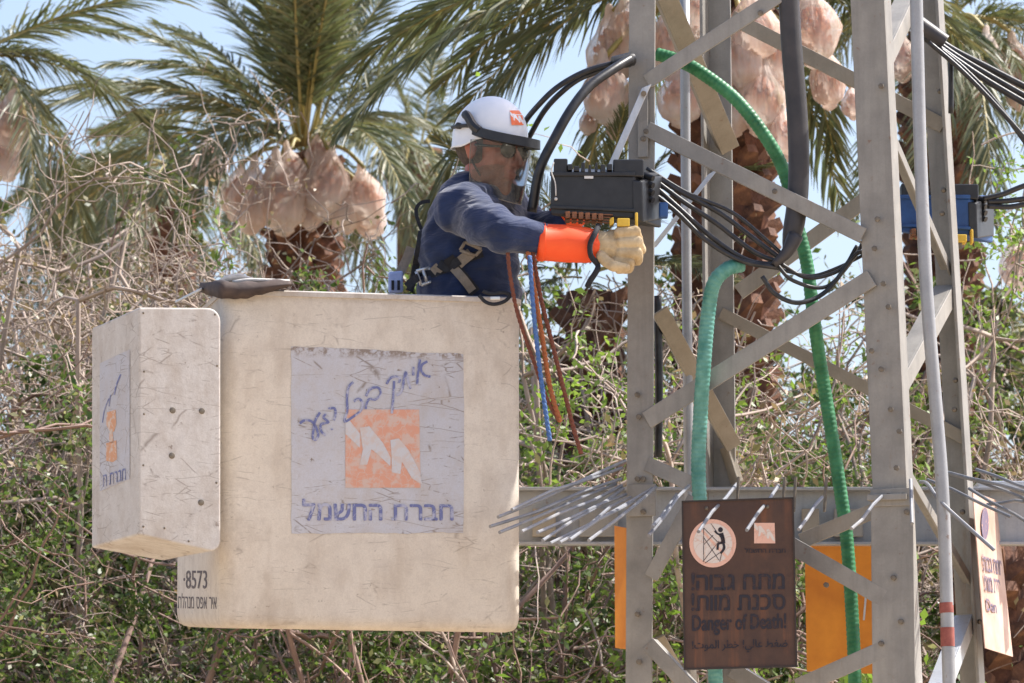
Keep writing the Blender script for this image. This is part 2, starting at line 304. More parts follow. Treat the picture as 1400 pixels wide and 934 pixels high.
def text_mesh(body, bold=0.0):
    if 'ת' not in body: return text_mesh0(body)
    V, F, x = [], [], 0.0            # set glyph by glyph; tav is het with a foot
    for ch in body:
        if ch == ' ': x += .30; continue
        if ch not in GLY: GLY[ch] = text_mesh0('ח' if ch == 'ת' else ch)
        vs_, fs = GLY[ch]; lo = min(v.x for v in vs_); hi = max(v.x for v in vs_)
        if ch == 'ת': x += .07
        F += [tuple(i + len(V) for i in f) for f in fs]; V += [Vector((v.x - lo + x, v.y, 0)) for v in vs_]
        if ch == 'ת': F.append(tuple(len(V) + i for i in range(4))); V += [Vector((x - .09, 0, .0001)), Vector((x + .04, 0, .0001)), Vector((x + .04, .085, .0001)), Vector((x - .09, .075, .0001))]
        x += hi - lo + .105
    return V, F
def text_mesh0(body, bold=0.0):
    c = bpy.data.curves.new('t', 'FONT'); c.body = body; c.size = 1; c.offset = bold; c.resolution_u = 3
    o = bpy.data.objects.new('t', c); col.objects.link(o); dg = bpy.context.evaluated_depsgraph_get(); dg.update()
    m = bpy.data.meshes.new_from_object(o.evaluated_get(dg)); vs_ = [v.co.copy() for v in m.vertices]; fs = [tuple(p.vertices) for p in m.polygons]
    bpy.data.objects.remove(o); return vs_, fs
def text_on(mb, body, quad, P0, N, bold=0.0, off=.0015):      # quad = tl, tr, br, bl in photo pixels, on the plane (P0, N)
    vs0, fs0 = text_mesh(body, 0)
    if not vs0: return
    vs_, fs = [], []          # heavier lettering: shifted copies, each a hair prouder than the last
    for k, (sx, sy) in enumerate(((0, 0), (1, 0), (-1, 0), (0, .7), (0, -.7)) if bold else ((0, 0),)):
        fs += [tuple(i + len(vs_) for i in f) for f in fs0]; vs_ += [Vector((v.x + sx * bold, v.y + sy * bold, k * .00012)) for v in vs0]
    x0 = min(v.x for v in vs_); x1 = max(v.x for v in vs_); y0 = min(v.y for v in vs_); y1 = max(v.y for v in vs_)
    q = [onplane(a, b, P0, N) for a, b in quad]; out = []
    for v in vs_:
        u = (v.x - x0) / (x1 - x0); t = (v.y - y0) / (y1 - y0); out.append((q[3].lerp(q[2], u)).lerp(q[0].lerp(q[1], u), t) + N * (off + v.z))
    mb.add(out, fs)
def poly_on(mb, pts, P0, N, off=.0015): mb.add([onplane(a, b, P0, N) + N * off for a, b in pts], [tuple(range(len(pts)))])
def stroke_on(mb, pts, wd, P0, N, off=.0015):
    P = spline([Vector((a, b, 0)) for a, b in pts], 5); L = []; Rr = []
    for i, p in enumerate(P):
        d = (P[min(i + 1, len(P) - 1)] - P[max(i - 1, 0)]).normalized(); n = Vector((-d.y, d.x, 0)) * wd / 2
        L.append(onplane(p.x + n.x, p.y + n.y, P0, N) + N * off); Rr.append(onplane(p.x - n.x, p.y - n.y, P0, N) + N * off)
    k = len(P); mb.add(L + Rr, [(i, i + 1, k + i + 1, k + i) for i in range(k - 1)])
# ---------------------------------------------------------------- ground
g = MB(); NG = 24; S = 3000
g.add([(-S, -S, 0), (S, -S, 0), (S, S, 0), (-S, S, 0)], [(0, 1, 2, 3)])
tag(g.build('ground', M['ground'], origin=(0, 0, 0)), kind='structure')
# ================================================================ LIFT BUCKET
YA = R(12); E1 = Vector((math.cos(YA), math.sin(YA), 0)); E2 = Vector((-math.sin(YA), math.cos(YA), 0)); Z = Vector((0, 0, 1))
FL = W(301, 859, 13.95); zb = FL.z; zt = W(301, 397, 13.95).z; FLxy = Vector((FL.x, FL.y, 0))
NB = -E2
def bw():     # width so that the right corner falls at px 714
    lo, hi = .5, 1.5
    for _ in range(30):
        m = (lo + hi) / 2; p = FLxy + E1 * m; px = 700 + FPX * p.x / (p - CAM + Vector((0, 0, (zb + zt) / 2))).dot(FWD)
        lo, hi = (m, hi) if px < 714 else (lo, m)
    return lo
BW = bw(); BD = .92
bk = empty('lift_bucket', (FLxy + E1 * BW / 2 + E2 * BD / 2 + Z * zb), 'scratched beige lift bucket with a white company decal, the worker standing inside it', 'lift bucket')
def rrect(x0, y0, x1, y1, r, n=6):
    out = []
    for cx, cy, a0 in ((x1 - r, y0 + r, -90), (x1 - r, y1 - r, 0), (x0 + r, y1 - r, 90), (x0 + r, y0 + r, 180)):
        for k in range(n + 1): a = R(a0 + 90 * k / n); out.append((cx + r * math.cos(a), cy + r * math.sin(a)))
    return out
def bl(ins, z, r): return [FLxy + E1 * x + E2 * y + Z * z for x, y in rrect(ins, ins, BW - ins, BD - ins, r)]
loops = [bl(.035, zb, .04), bl(.018, zb + .004, .045), bl(.007, zb + .013, .05), bl(.002, zb + .028, .05), bl(0.0, zb + .045, .05)]
for k in range(1, 9): loops.append(bl(0, zb + .09 + (zt - zb - .12) * k / 8, .05))
loops += [bl(0, zt - .006, .05), bl(.02, zt - .004, .04), bl(.02, zb + .05, .04)]
RISE = (zb - CAM.z) / 14 + .004
for l in loops[:5] + loops[-1:]:
    for v in l: v.z += RISE * (v - FLxy).dot(E2)
b = MB(); n = len(loops[0])
b.add([v for l in loops for v in l], [(i * n + k, i * n + (k + 1) % n, (i + 1) * n + (k + 1) % n, (i + 1) * n + k) for i in range(len(loops) - 1) for k in range(n)] + [tuple(range(n)), tuple((len(loops) - 1) * n + k for k in range(n))])
shell = b.build('shell', M['bucket'], bk, smooth=35)
bvh_b = BVHTree.FromPolygons([v.co + WL[shell.name] for v in shell.data.vertices], [tuple(p.vertices) for p in shell.data.polygons])
def text_wrap(body, quad, bold, name, mat, parent):     # lettering that follows the curved corner of the shell
    vs0, fs0 = text_mesh(body); x0 = min(v.x for v in vs0); x1 = max(v.x for v in vs0); y0 = min(v.y for v in vs0); y1 = max(v.y for v in vs0); b = MB()
    for k, sx in enumerate((0, bold, -bold)):
        out = []
        for v in vs0:
            u, t = (v.x + sx - x0) / (x1 - x0), (v.y - y0) / (y1 - y0); a = Vector(quad[3]).lerp(Vector(quad[2]), u).lerp(Vector(quad[0]).lerp(Vector(quad[1]), u), t)
            d_ = ray(a.x, a.y).normalized(); h_ = bvh_b.ray_cast(CAM, d_); p = h_[0] if h_[0] is not None else W(a.x, a.y, 14.2); out.append(p - d_ * (.003 + k * .0002))
        b.add(out, fs0)
    return b.build(name, mat, parent)
# metal-edged rim strip
def rim_ring(ins, z): return [FLxy + E1 * x + E2 * y + Z * z for x, y in rrect(ins, ins, BW - ins, BD - ins, .05)]
rl = [rim_ring(-.005, zt - .012), rim_ring(-.006, zt + .001), rim_ring(.0, zt + .005), rim_ring(.024, zt + .004), rim_ring(.026, zt - .012)]
b = MB(); b.add([v for l in rl for v in l], [(i * n + k, i * n + (k + 1) % n, ((i + 1) % 5) * n + (k + 1) % n, ((i + 1) % 5) * n + k) for i in range(5) for k in range(n)])
s_ = gelcoat('worn_rim', srgb(196, 190, 184), srgb(222, 218, 212), 1.0, .8); b.build('rim', s_, bk, smooth=35)
P0 = FLxy + Z * zb
# decal
d = MB(); q = [onplane(a, c_, P0, NB) for a, c_ in ((398, 474), (634, 484), (634, 728), (398, 730))]
nx = 24; vv = []
for j in range(nx + 1):
    for i in range(nx + 1):
        u, t = i / nx, j / nx; p = q[0].lerp(q[1], u).lerp(q[3].lerp(q[2], u), t)
        e = .0035 * noise.noise(p * 25)
        if i in (0, nx): p = p + E1 * e
        if j in (0, nx): p = p + Z * e
        vv.append(p + NB * .0012)
d.add(vv, [(j * (nx + 1) + i, j * (nx + 1) + i + 1, (j + 1) * (nx + 1) + i + 1, (j + 1) * (nx + 1) + i) for j in range(nx) for i in range(nx)])
dec = d.build('decal', M['decal'], bk)
def zz(mb, x0, y0, x1, y1, P0, N, off):        # white zigzag flashes of the emblem, unit coordinates from the photograph
    for poly in ([(0.0, .08), (.04, .10), (.20, .30), (.20, .48), (.0, .30)], [(.20, .22), (.33, .20), (.52, .42), (.62, .60), (.62, .72), (.44, .56), (.36, .50), (.30, .70), (.20, .70), (.24, .50)],
                 [(.62, .38), (.74, .36), (.88, .52), (1.03, .80), (1.06, .96), (.92, .88), (.78, .66), (.76, .82), (.64, .80), (.64, .60)]):
        poly_on(mb, [(x0 + (x1 - x0) * a, y0 + (y1 - y0) * c_) for a, c_ in poly], P0, N, off)
d = MB(); poly_on(d, [(472, 560), (573, 560), (575, 667), (472, 667)], P0, NB, .0022); d.build('logo_square', M['ink_orange'], dec)
d = MB(); zz(d, 472, 562, 571, 667, P0, NB, .003); d.build('logo_flash', M['ink_white'], dec)
d = MB(); SX = 220 / 1400.
for st in ([(125, 632), (165, 605), (225, 612), (262, 660), (285, 730), (262, 775), (238, 755), (245, 680), (258, 610), (300, 535)],
           [(352, 545), (330, 580), (375, 620), (310, 640), (312, 700), (350, 738)], [(372, 505), (425, 500), (436, 550), (420, 605)], [(402, 675), (406, 690)],
           [(590, 272), (548, 320), (535, 420), (538, 520), (515, 615), (600, 565), (655, 520), (672, 460), (640, 418), (595, 440)],
           [(700, 395), (735, 335), (800, 318), (830, 360), (815, 400), (775, 425), (730, 420), (705, 460), (698, 505)],
           [(880, 290), (910, 240), (960, 225), (995, 245), (985, 280)], [(945, 262), (940, 380), (925, 545)],
           [(965, 390), (1010, 350), (1040, 200), (1052, 200), (1070, 280), (1090, 330)], [(1112, 140), (1112, 215)], [(1170, 75), (1155, 180), (1145, 295)],
           [(1235, 92), (1190, 120), (1180, 170), (1215, 215), (1262, 225)]):
    stroke_on(d, [(390 + x * SX, 480 + y * SX) for x, y in st], 3.4, P0, NB, .0036)
d.build('handwriting', M['ink_blue'], dec)
d = MB(); text_on(d, 'חברת החשמל'[::-1], ((413, 682), (620, 684), (620, 712), (413, 712)), P0, NB, .022, .0024); d.build('lettering', M['ink_blue'], dec)
# text on the left side face of the shell
PS = P0; NS = -E1
text_wrap('·8573', ((251, 780), (283, 780), (283, 805), (251, 805)), .03, 'unit_number', M['ink_dark'], bk)
text_wrap('איר אפס מנהלת'[::-1], ((243, 811), (296, 812), (296, 833), (243, 832)), .02, 'side_lettering', M['ink_dark'], bk)
# white side cover
def cov(px, py, Y): return W(px, py, Y)
tN, tL, tR, tF = cov(190, 420, 13.72), cov(125, 449, 14.02), cov(302, 421, 13.80), cov(240, 440, 14.10)
bN, bL, bR, bF = cov(190, 731, 13.72), cov(125, 749, 14.02), cov(302, 757, 13.80), cov(236, 769, 14.10)
b = MB(); b.hexa([bN, bR, bF, bL, tN, tR, tF, tL]); sc = b.build('side_cover', M['box'], bk)
bm_ = bmesh.new(); bm_.from_mesh(sc.data); bm_.edges.ensure_lookup_table()
re_ = [e for e in bm_.edges if all(((v.co + WL[sc.name]) - p).length < .001 or True for v in e.verts for p in [tR])]
def near(v, p): return ((v.co + WL[sc.name]) - p).length < 1e-3
big = [e for e in bm_.edges if (near(e.verts[0], tR) and near(e.verts[1], tF)) or (near(e.verts[1], tR) and near(e.verts[0], tF)) or (near(e.verts[0], bR) and near(e.verts[1], bF)) or (near(e.verts[1], bR) and near(e.verts[0], bF))]
bmesh.ops.bevel(bm_, geom=big, offset=.038, segments=6, affect='EDGES', profile=.5)
bm_.to_mesh(sc.data); bm_.free()
mo = sc.modifiers.new('bevel', 'BEVEL'); mo.width = .006; mo.segments = 3; mo.limit_method = 'ANGLE'; mo.angle_limit = R(40)
fn = (tR - tN).cross(bN - tN).normalized(); fn = fn if fn.y < 0 else -fn
ln = (tL - tN).cross(bN - tN).normalized(); ln = ln if ln.x < 0 else -ln
for x, y in ((236, 561), (276, 562), (235, 623), (275, 687)):
    b = MB(); p = onplane(x, y, tN, fn); b.tube([p - fn * .004, p + fn * .001, p + fn * .003, p + fn * .004], [.009, .009, .0075, .003], 12); b.build('plug', M['bolt'], sc, smooth=40)
b = MB()
for x, y in ((196, 428), (197, 508), (197, 566), (196, 636), (196, 720), (294, 430), (297, 500), (296, 660), (258, 740), (225, 722)):
    p = onplane(x, y, tN, fn); b.ball(p, .0035, 6, 4)
tag(b.build('rivets', M['bolt'], sc), kind='stuff')
d = MB(); poly_on(d, [(137, 497), (178, 478), (178, 655), (137, 672)], tN, ln, .0074 - .006); sdec = d.build('side_decal', M['decal'], sc)
d = MB()
for pl in ([(147, 564), (159, 560), (160, 580), (157, 590), (152, 592), (146, 580)], [(150, 592), (155, 590), (156, 605), (151, 606)], [(146, 606), (160, 602), (161, 628), (155, 632), (146, 630)]): poly_on(d, pl, tN, ln, .0022)
text_mb = d; d.k = 1
text_on(d, 'חברת ח'[::-1], ((142, 650), (173, 640), (173, 656), (142, 666)), tN, ln, .01, .0024)
stroke_on(d, [(166, 512), (160, 527), (157, 540)], 2.0, tN, ln, .0024); stroke_on(d, [(150, 545), (144, 560), (141, 578)], 1.2, tN, ln, .0024); stroke_on(d, [(152, 540), (150, 556)], 1.2, tN, ln, .0024)
d.build('side_print', [ink('peeling_orange_print', srgb(205, 150, 112), srgb(206, 196, 184), .50, 40), M['ink_blue']], sc)
# dark rubber cover folded over the rim at the left
b = MB(); cols_ = 26; prof = []
for i in range(cols_):
    u = i / (cols_ - 1); px = 274 + (398 - 274) * u
    droop = (19 * min(1, (u + .12) * 3.2) * (1 - u ** 2.2) ** .8) + 2 + noise.noise(Vector((u * 9, 3, 0))) * 3
    Yf = 13.925 + .17 * (px - 301) / 413
    top = 389 - 3 * math.sin(u * 9) * .4 - 2 * u
    if px < 301: Yf = 13.94 + (301 - px) * .0095
    prof.append([W(px, top + droop, Yf - .002), W(px, top + droop * .5, Yf - .018), W(px, top + 4, Yf - .016), W(px, top - 1, Yf), W(px, top - 2 + 1.5 * math.sin(u * 21), Yf + .05), W(px, top + 3, Yf + .09)])
b.add([v for p in prof for v in p], [(i * 6 + k, (i + 1) * 6 + k, (i + 1) * 6 + k + 1, i * 6 + k + 1) for i in range(cols_ - 1) for k in range(5)])
ro = b.build('rubber_flap', M2('dusty_dark_rubber', srgb(52, 42, 40), srgb(86, 70, 62), 20, .8, .3), bk, smooth=True)
m_ = ro.modifiers.new('sol', 'SOLIDIFY'); m_.thickness = .003
b = MB()
b.tube(spline(WS([(296, 387, 14.0), (312, 381, 14.02), (330, 379, 14.04), (352, 384, 14.05)]), 4), [.003, .006, .008, .010, .011, .011, .010, .011, .009, .007, .006, .005, .003], 6)
b.tube(spline(WS([(318, 386, 14.0), (345, 383, 14.0), (396, 385, 14.03)]), 4), .006, 6); b.build('rag', M2('grey_rag', srgb(176, 172, 166), srgb(206, 202, 196), 30, .8, .5), bk, smooth=True)
b = MB(); b.bar(W(240, 413, 14.28), W(276, 395, 14.12), UPV * .0035, FWD * .02); b.build('latch_bar', M['steel_new'], bk, bevel=.002)
# boom knuckle behind the bucket carrying it
b = MB(); cB = WL[bk.name]; pA = cB + E2 * (BD / 2 + .02) + Z * .45; dirB = (pA - CAM).normalized(); pB = pA + dirB * 3.2
b.bar(pA + dirB * .15, pB, Vector((.07, 0, 0)), Vector((0, 0, .09))); boom = b.build('boom_arm', M['bucket'], bk, bevel=.01)
b = MB(); b.box(pA + dirB * .06, E1 * .14, E2 * .08, Z * .16); b.build('boom_bracket', M['steel'], bk, bevel=.01)
# ================================================================ WORKER
person = empty('person', W(622, 700, 14.42), 'worker in navy shirt, white helmet and clear face shield leaning out of the beige bucket', 'person')
PY = 14.36
Hc = W(670, 207, PY); hf = Vector((.80, -.56, -.10)).normalized(); hl = Vector((0, 0, 1)).cross(hf).normalized(); hu = hf.cross(hl).normalized()
def H(x, y, z): return Hc + hf * x + hl * y + hu * z
sk = MB(); hax = (hf, hl, hu)
sk.ball(H(-.012, 0, .035), (.098, .074, .095), 20, 14, hax)
sk.ball(H(.030, 0, -.035), (.060, .058, .085), 16, 12, hax)
sk.ball(H(.045, 0, -.105), (.036, .036, .032), 14, 10, hax)     # chin
sk.ball(H(.010, .045, -.08), (.05, .018, .035), 10, 8, hax); sk.ball(H(.010, -.045, -.08), (.05, .018, .035), 10, 8, hax)   # jaw
sk.ball(H(.078, 0, .022), (.02, .05, .013), 10, 8, hax)        # brow
for s1 in (1, -1):
    sk.ball(H(.066, s1 * .036, -.03), (.022, .022, .022), 10, 8, hax)
    sk.ball(H(.082, s1 * .030, .004), (.010, .014, .010), 8, 6, hax)
    sk.ball(H(-.012, s1 * .078, -.005), (.020, .009, .033), 10, 8, hax); sk.ball(H(-.018, s1 * .084, .006), (.016, .006, .024), 10, 8, hax)
sk.cap(H(.088, 0, .008), H(.112, 0, -.036), .009, .014); sk.ball(H(.098, .012, -.040), .009, 8, 6); sk.ball(H(.098, -.012, -.040), .009, 8, 6)
sk.ball(H(.084, 0, -.066), (.012, .025, .006), 10, 8, hax); sk.ball(H(.082, 0, -.078), (.012, .022, .007), 10, 8, hax)
neck0 = W(652, 275, PY + .04)
sk.cap(H(-.02, 0, -.06), neck0, .056, .06); sk.cap(neck0, W(645, 300, PY + .04), .06, .07)
Rs, Re, Rw = W(628, 288, 14.17), W(688, 318, 14.02), W(748, 330, 14.09)
Ls, Le, Lw = W(690, 285, 14.52), W(728, 318, 14.55), W(772, 300, 14.44)
chest = W(648, 330, PY + .02); pel = W(618, 440, 14.44)
for a, c_, r0, r1 in ((Rs + Vector((.01, .05, -.02)), Re + Vector((0, .01, 0)), .038, .036), (Re, Rw, .040, .028), (Ls, Le, .048, .042), (Le, Lw, .040, .028)): sk.cap(a, c_, r0, r1)
sk.cap(W(638, 298, PY + .02), pel, .10, .10); sk.cap(Rs + Vector((0, .07, -.02)), Ls + Vector((0, -.06, -.02)), .042, .042)
foot_z = zb + .07
hipR, hipL = pel + Vector((-.02, -.10, -.05)), pel + Vector((.02, .10, -.05))
kneR, kneL = Vector((hipR.x + .06, hipR.y - .02, foot_z + .47)), Vector((hipL.x + .02, hipL.y + .02, foot_z + .47))
ankR, ankL = Vector((hipR.x + .02, hipR.y, foot_z + .09)), Vector((hipL.x - .04, hipL.y + .02, foot_z + .09))
for a, k_, c_ in ((hipR, kneR, ankR), (hipL, kneL, ankL)):
    sk.cap(a, k_, .075, .052); sk.cap(k_, c_, .05, .036); sk.cap(c_ + Vector((-.03, 0, -.05)), c_ + Vector((.15, 0, -.055)), .04, .03)
def hand(mb, c, fwd, up, k=1.0, curl=1.0, r0=.0105, side=1):
    # palm, four bent fingers of unequal length and a thumb; fwd = along the hand, up = back of the hand, out = across
    out = fwd.cross(up).normalized() * side
    mb.ball(c, (.048 * k, .043 * k, .017 * k + r0 * .5), 14, 10, (fwd, out, up))
    for i, (off, L) in enumerate(((-.030, .92), (-.010, 1.0), (.010, .95), (.029, .78))):
        p = c + fwd * .040 * k + out * off * k; a = 0.25 * curl
        for seg, (ln_, ra) in enumerate(((.042, 1), (.026, .92), (.020, .85))):
            a += (.55, .95, .7)[seg] * curl; dd = fwd * math.cos(a) - up * math.sin(a); q_ = p + dd * ln_ * L * k; mb.cap(p, q_, r0 * ra, r0 * ra * .95); p = q_
    p = c - fwd * .012 * k - out * .036 * k; q_ = p + (fwd * .5 - out * .45 - up * .5).normalized() * .038 * k; mb.cap(p, q_, r0 * 1.2, r0 * 1.1); mb.cap(q_, q_ + (fwd * .8 + out * .1 - up * .5).normalized() * .034 * k, r0 * 1.1, r0)
hR = W(838, 339, 14.10); hRf = (W(880, 341, 14.13) - W(812, 336, 14.09)).normalized(); hRu = Vector((.05, -.93, .3)).normalized(); hRu = (hRu - hRf * hRu.dot(hRf)).normalized()
sk.cap(Rw, hR - hRf * .03, .028, .026); hand(sk, hR, hRf, hRu, .85, 1.0, .0088, 1)
hL = W(800, 282, 14.46); hLf = (hL - Lw).normalized(); hLu = Vector((0, -.5, .85)); hLu = (hLu - hLf * hLu.dot(hLf)).normalized()
sk.cap(Lw, hL - hLf * .03, .028, .026); hand(sk, hL, hLf, hLu, .85, .6, .0088, 1)
rm = remesh(sk, .0045, 5); body = rm.build('body', M['skin'], person, smooth=True)
bd = MB(); bd.v = []; bme = body.data; bo = WL[body.name]; sel = {}
for p in bme.polygons:
    c_ = bme.vertices[p.vertices[0]].co + bo - Hc; x_, y_, z_ = c_.dot(hf), c_.dot(hl), c_.dot(hu)
    if -.155 < z_ < (-.062 if abs(y_) < .030 and x_ > .06 else -.046 - .3 * max(0, .03 - x_)) and x_ > -.02 and c_.length < .175 and not (x_ > .078 and -.088 < z_ < -.058):
        idx = []
        for vi in p.vertices:
            if vi not in sel: sel[vi] = len(bd.v); vv_ = bme.vertices[vi]; bd.v.append(vv_.co + bo + vv_.normal * .0012)
            idx.append(sel[vi])
        bd.f.append(tuple(idx)); bd.mi.append(0)
if bd.f: bd.build('stubble', M2('grey_stubble', srgb(120, 78, 62), srgb(154, 104, 86), 260, .8, .6), person, smooth=True)
# shirt
sh = MB()
sh.cap(W(646, 290, PY + .03), W(638, 340, PY + .02), .120, .150, 8)
for py_, px_, rx, ry in ((300, 645, .13, .15), (330, 645, .145, .16), (360, 642, .152, .155), (395, 640, .158, .15), (430, 636, .155, .15)):
    sh.ball(W(px_, py_, PY + .04), (rx, ry, .10), 18, 12)
sh.cap(Rs + Vector((.015, .05, .004)), Rs.lerp(Re, .5), .074, .067); sh.cap(Rs.lerp(Re, .5), Re, .068, .060); sh.cap(Re, Rw + Vector((-.012, 0, 0)), .060, .047)
sh.cap(Ls, Le, .078, .062); sh.cap(Le, Lw - hLf * .02, .060, .045)
sh.cap(Rs + Vector((0, .03, .01)), Ls + Vector((0, -.03, .0)), .076, .076); sh.cap(W(648, 268, PY + .03), W(645, 290, PY + .03), .072, .10)
def wrk(p):
    q_ = Vector((p.x * 9 + p.z * 6, p.y * 7, p.z * 19 - p.x * 10)); r_ = noise.noise(q_); r2 = noise.noise(q_ * 2.3 + Vector((5, 1, 2)))
    return .003 + .0125 * (abs(r_) ** .7) * (1 if r_ > 0 else -.6) + .0035 * r2 - .002
shirt = remesh(sh, .0065, 8, wrk).build('shirt', M['shirt'], person, smooth=True)
b = MB(); cc = W(655, 262, PY + .02)       # collar
ring = []
for k in range(21):
    a = R(-150 + 300 * k / 20); dr = hf * math.cos(a) * .074 + hl * math.sin(a) * .070
    ring.append([cc + dr * .93 + hu * (.022 - .02 * math.cos(a)), cc + dr * 1.02 + hu * (.026 - .018 * math.cos(a)), cc + dr * 1.26 + hu * (-.018 - .022 * math.cos(a))])
b.add([v for r_ in ring for v in r_], [(i * 3 + k, (i + 1) * 3 + k, (i + 1) * 3 + k + 1, i * 3 + k + 1) for i in range(20) for k in range(2)])
co_ = b.build('collar', M['shirt'], person, smooth=True); m_ = co_.modifiers.new('s', 'SOLIDIFY'); m_.thickness = .005
b = MB(); b.ball(pel + Vector((0, 0, -.02)), (.14, .16, .12), 16, 10)
for a, k_, c_ in ((hipR, kneR, ankR), (hipL, kneL, ankL)): b.cap(a, k_, .092, .07); b.cap(k_, c_, .068, .06)
remesh(b, .01, 6).build('trousers', M['trousers'], person, smooth=True)
for c_ in (ankR, ankL):
    b = MB(); b.cap(c_ + Vector((-.02, 0, .03)), c_ + Vector((-.02, 0, -.04)), .05, .05); b.cap(c_ + Vector((-.03, 0, -.05)), c_ + Vector((.16, 0, -.055)), .047, .038)
    remesh(b, .008, 4).build('boot', M['black'], person, smooth=True)
# hair under the helmet
b = MB(); b.ball(H(-.018, 0, .028), (.099, .079, .094), 22, 16, hax)
b.v = [v for v in b.v]; hair_f = []
for f in b.f:
    c_ = sum((b.v[i] for i in f), Vector()) / len(f) - Hc; x_, z_ = c_.dot(hf), c_.dot(hu)
    if x_ < .02 and z_ > -.045: hair_f.append(f)
    elif z_ > .05: hair_f.append(f)
b.f = hair_f; b.mi = [0] * len(hair_f); b.build('hair', M['hair'], person, smooth=True)
# short stubble beard patch is left to skin colour; helmet
hp = MB(); nu, nv = 40, 16; hc0 = Vector((-.004, 0, .042)); ra, rb, rc = .119, .098, .122; vs_ = []
def hpt(t, a, k=1.0):
    x_ = ra * k * math.sin(t) * math.cos(a); y_ = rb * k * math.sin(t) * math.sin(a); z_ = rc * k * math.cos(t)
    return H(hc0.x + x_, y_, hc0.z + z_)
tm = R(92)
rings = []
for j in range(nv + 1):
    t = tm * j / nv + .0001; rings.append([hpt(t, 2 * math.pi * i / nu) for i in range(nu)])
def lowr(dz, kx, ky, back): return [H(hc0.x + ra * kx * math.cos(a), rb * ky * math.sin(a), hc0.z - dz - (back if math.cos(a) < .25 else 0) * min(1, (.25 - math.cos(a)) * 2)) for a in [2 * math.pi * i / nu for i in range(nu)]]
rings.append(lowr(.012, 1.0, 1.0, .022)); rings.append(lowr(.016, 1.03, 1.03, .026)); rings.append(lowr(.018, .97, .97, .024))
for k in (1,): rings.append([hpt(R(85), 2 * math.pi * i / nu, .95) for i in range(nu)]); rings.append([hpt(R(40), 2 * math.pi * i / nu, .95) for i in range(nu)]); rings.append([hpt(R(2), 2 * math.pi * i / nu, .95) for i in range(nu)])
hp.add([v for r_ in rings for v in r_], [(i * nu + k, i * nu + (k + 1) % nu, (i + 1) * nu + (k + 1) % nu, (i + 1) * nu + k) for i in range(len(rings) - 1) for k in range(nu)])
helmet = hp.build('helmet', M['helmet'], person, smooth=True)
bvh_h = BVHTree.FromPolygons([v.co + WL[helmet.name] for v in helmet.data.vertices], [tuple(p.vertices) for p in helmet.data.polygons])
def hit(bvh, px, py, off=.004):
    d_ = ray(px, py).normalized(); h_ = bvh.ray_cast(CAM, d_)
    return (h_[0] - d_ * off) if h_[0] is not None else None
em = MB(); ZP = ([(0.0, .08), (.04, .10), (.20, .30), (.20, .48), (.0, .30)], [(.20, .22), (.33, .20), (.52, .42), (.62, .60), (.62, .72), (.44, .56), (.36, .50), (.30, .70), (.20, .70), (.24, .50)], [(.62, .38), (.74, .36), (.88, .52), (1.03, .80), (1.06, .96), (.92, .88), (.78, .66), (.76, .82), (.64, .80), (.64, .60)])
def inpoly(x, y, P):
    c_ = False
    for (x1, y1), (x2, y2) in zip(P, P[1:] + P[:1]):
        if (y1 > y) != (y2 > y) and x < (x2 - x1) * (y - y1) / (y2 - y1) + x1: c_ = not c_
    return c_
NE = 22
for j in range(NE):
    for i in range(NE):
        u, t = (i + .5) / NE, (j + .5) / NE; em.k = 1 if any(inpoly(u, t, P_) for P_ in ZP) or (.32 > t > .27 and u > .1) else 0
        px0, py0, dx_ = 697 + 16.5 * i / NE + 2.5 * j / NE, 151 + 20 * j / NE, 16.5 / NE
        qq = [hit(bvh_h, px0 + a, py0 + c_) for a, c_ in ((0, 0), (dx_, 0), (dx_ + 2.5 / NE, 20 / NE), (2.5 / NE, 20 / NE))]
        if all(x_ is not None for x_ in qq): em.add(qq, [(0, 1, 2, 3)])
em.build('emblem', [M2('helmet_orange_print', srgb(240, 110, 60), srgb(244, 130, 80), 50, .5, 0), M['helmet']], helmet)
# visor carrier: black arc round the front at the helmet edge, with side arms
b = MB(); arc = []
for k in range(31):
    a = R(-84 + 168 * k / 30); fx = max(0, math.cos(a)); arc.append((a, H(.0 + (.112 + .045 * fx ** 1.5) * math.cos(a), .108 * math.sin(a), .052 - .030 * math.cos(a) ** .8 if math.cos(a) > 0 else .052)))
rgs = []
for i, (a, p) in enumerate(arc):
    o_ = (hf * math.cos(a) + hl * math.sin(a)); rgs += [p - o_ * .012 + hu * .017, p + o_ * .008 + hu * .014, p + o_ * .010 - hu * .013, p - o_ * .012 - hu * .015]
b.add(rgs, [(i * 4 + k, (i + 1) * 4 + k, (i + 1) * 4 + (k + 1) % 4, i * 4 + (k + 1) % 4) for i in range(30) for k in range(4)] + [(0, 1, 2, 3), (120, 121, 122, 123)])
for s1 in (1, -1):
    b.tube(spline([H(.03, s1 * .104, .046), H(.008, s1 * .108, .062), H(-.014, s1 * .106, .088), H(-.028, s1 * .100, .096)], 5), [.014] * 16, 8)
    b.tube(spline([H(.0, s1 * .102, .062), H(-.04, s1 * .100, .062), H(-.085, s1 * .082, .060)], 4), [.006] * 9, 6)
car = b.build('visor_carrier', M['black'], helmet, smooth=40)
for s1 in (1, -1):
    b = MB(); p = H(-.050, s1 * .094, .062); b.tube([p, p + hl * s1 * .010, p + hl * s1 * .012], [.010, .010, .006], 12); b.build('knob', M['black'], helmet, smooth=40)
b = MB(); vs_ = []; NA, NH = 28, 10
for j in range(NH + 1):
    t = j / NH
    for i in range(NA + 1):
        a = R(-92 + 184 * i / NA); cut = .0 if abs(a) < 1.0 else 0
        rx = .128 - .018 * t * t; ry = .100 - .016 * t * t
        zz_ = .022 - (.150 + .028 * math.cos(a)) * t
        vs_.append(H(.004 + rx * math.cos(a), ry * math.sin(a), zz_))
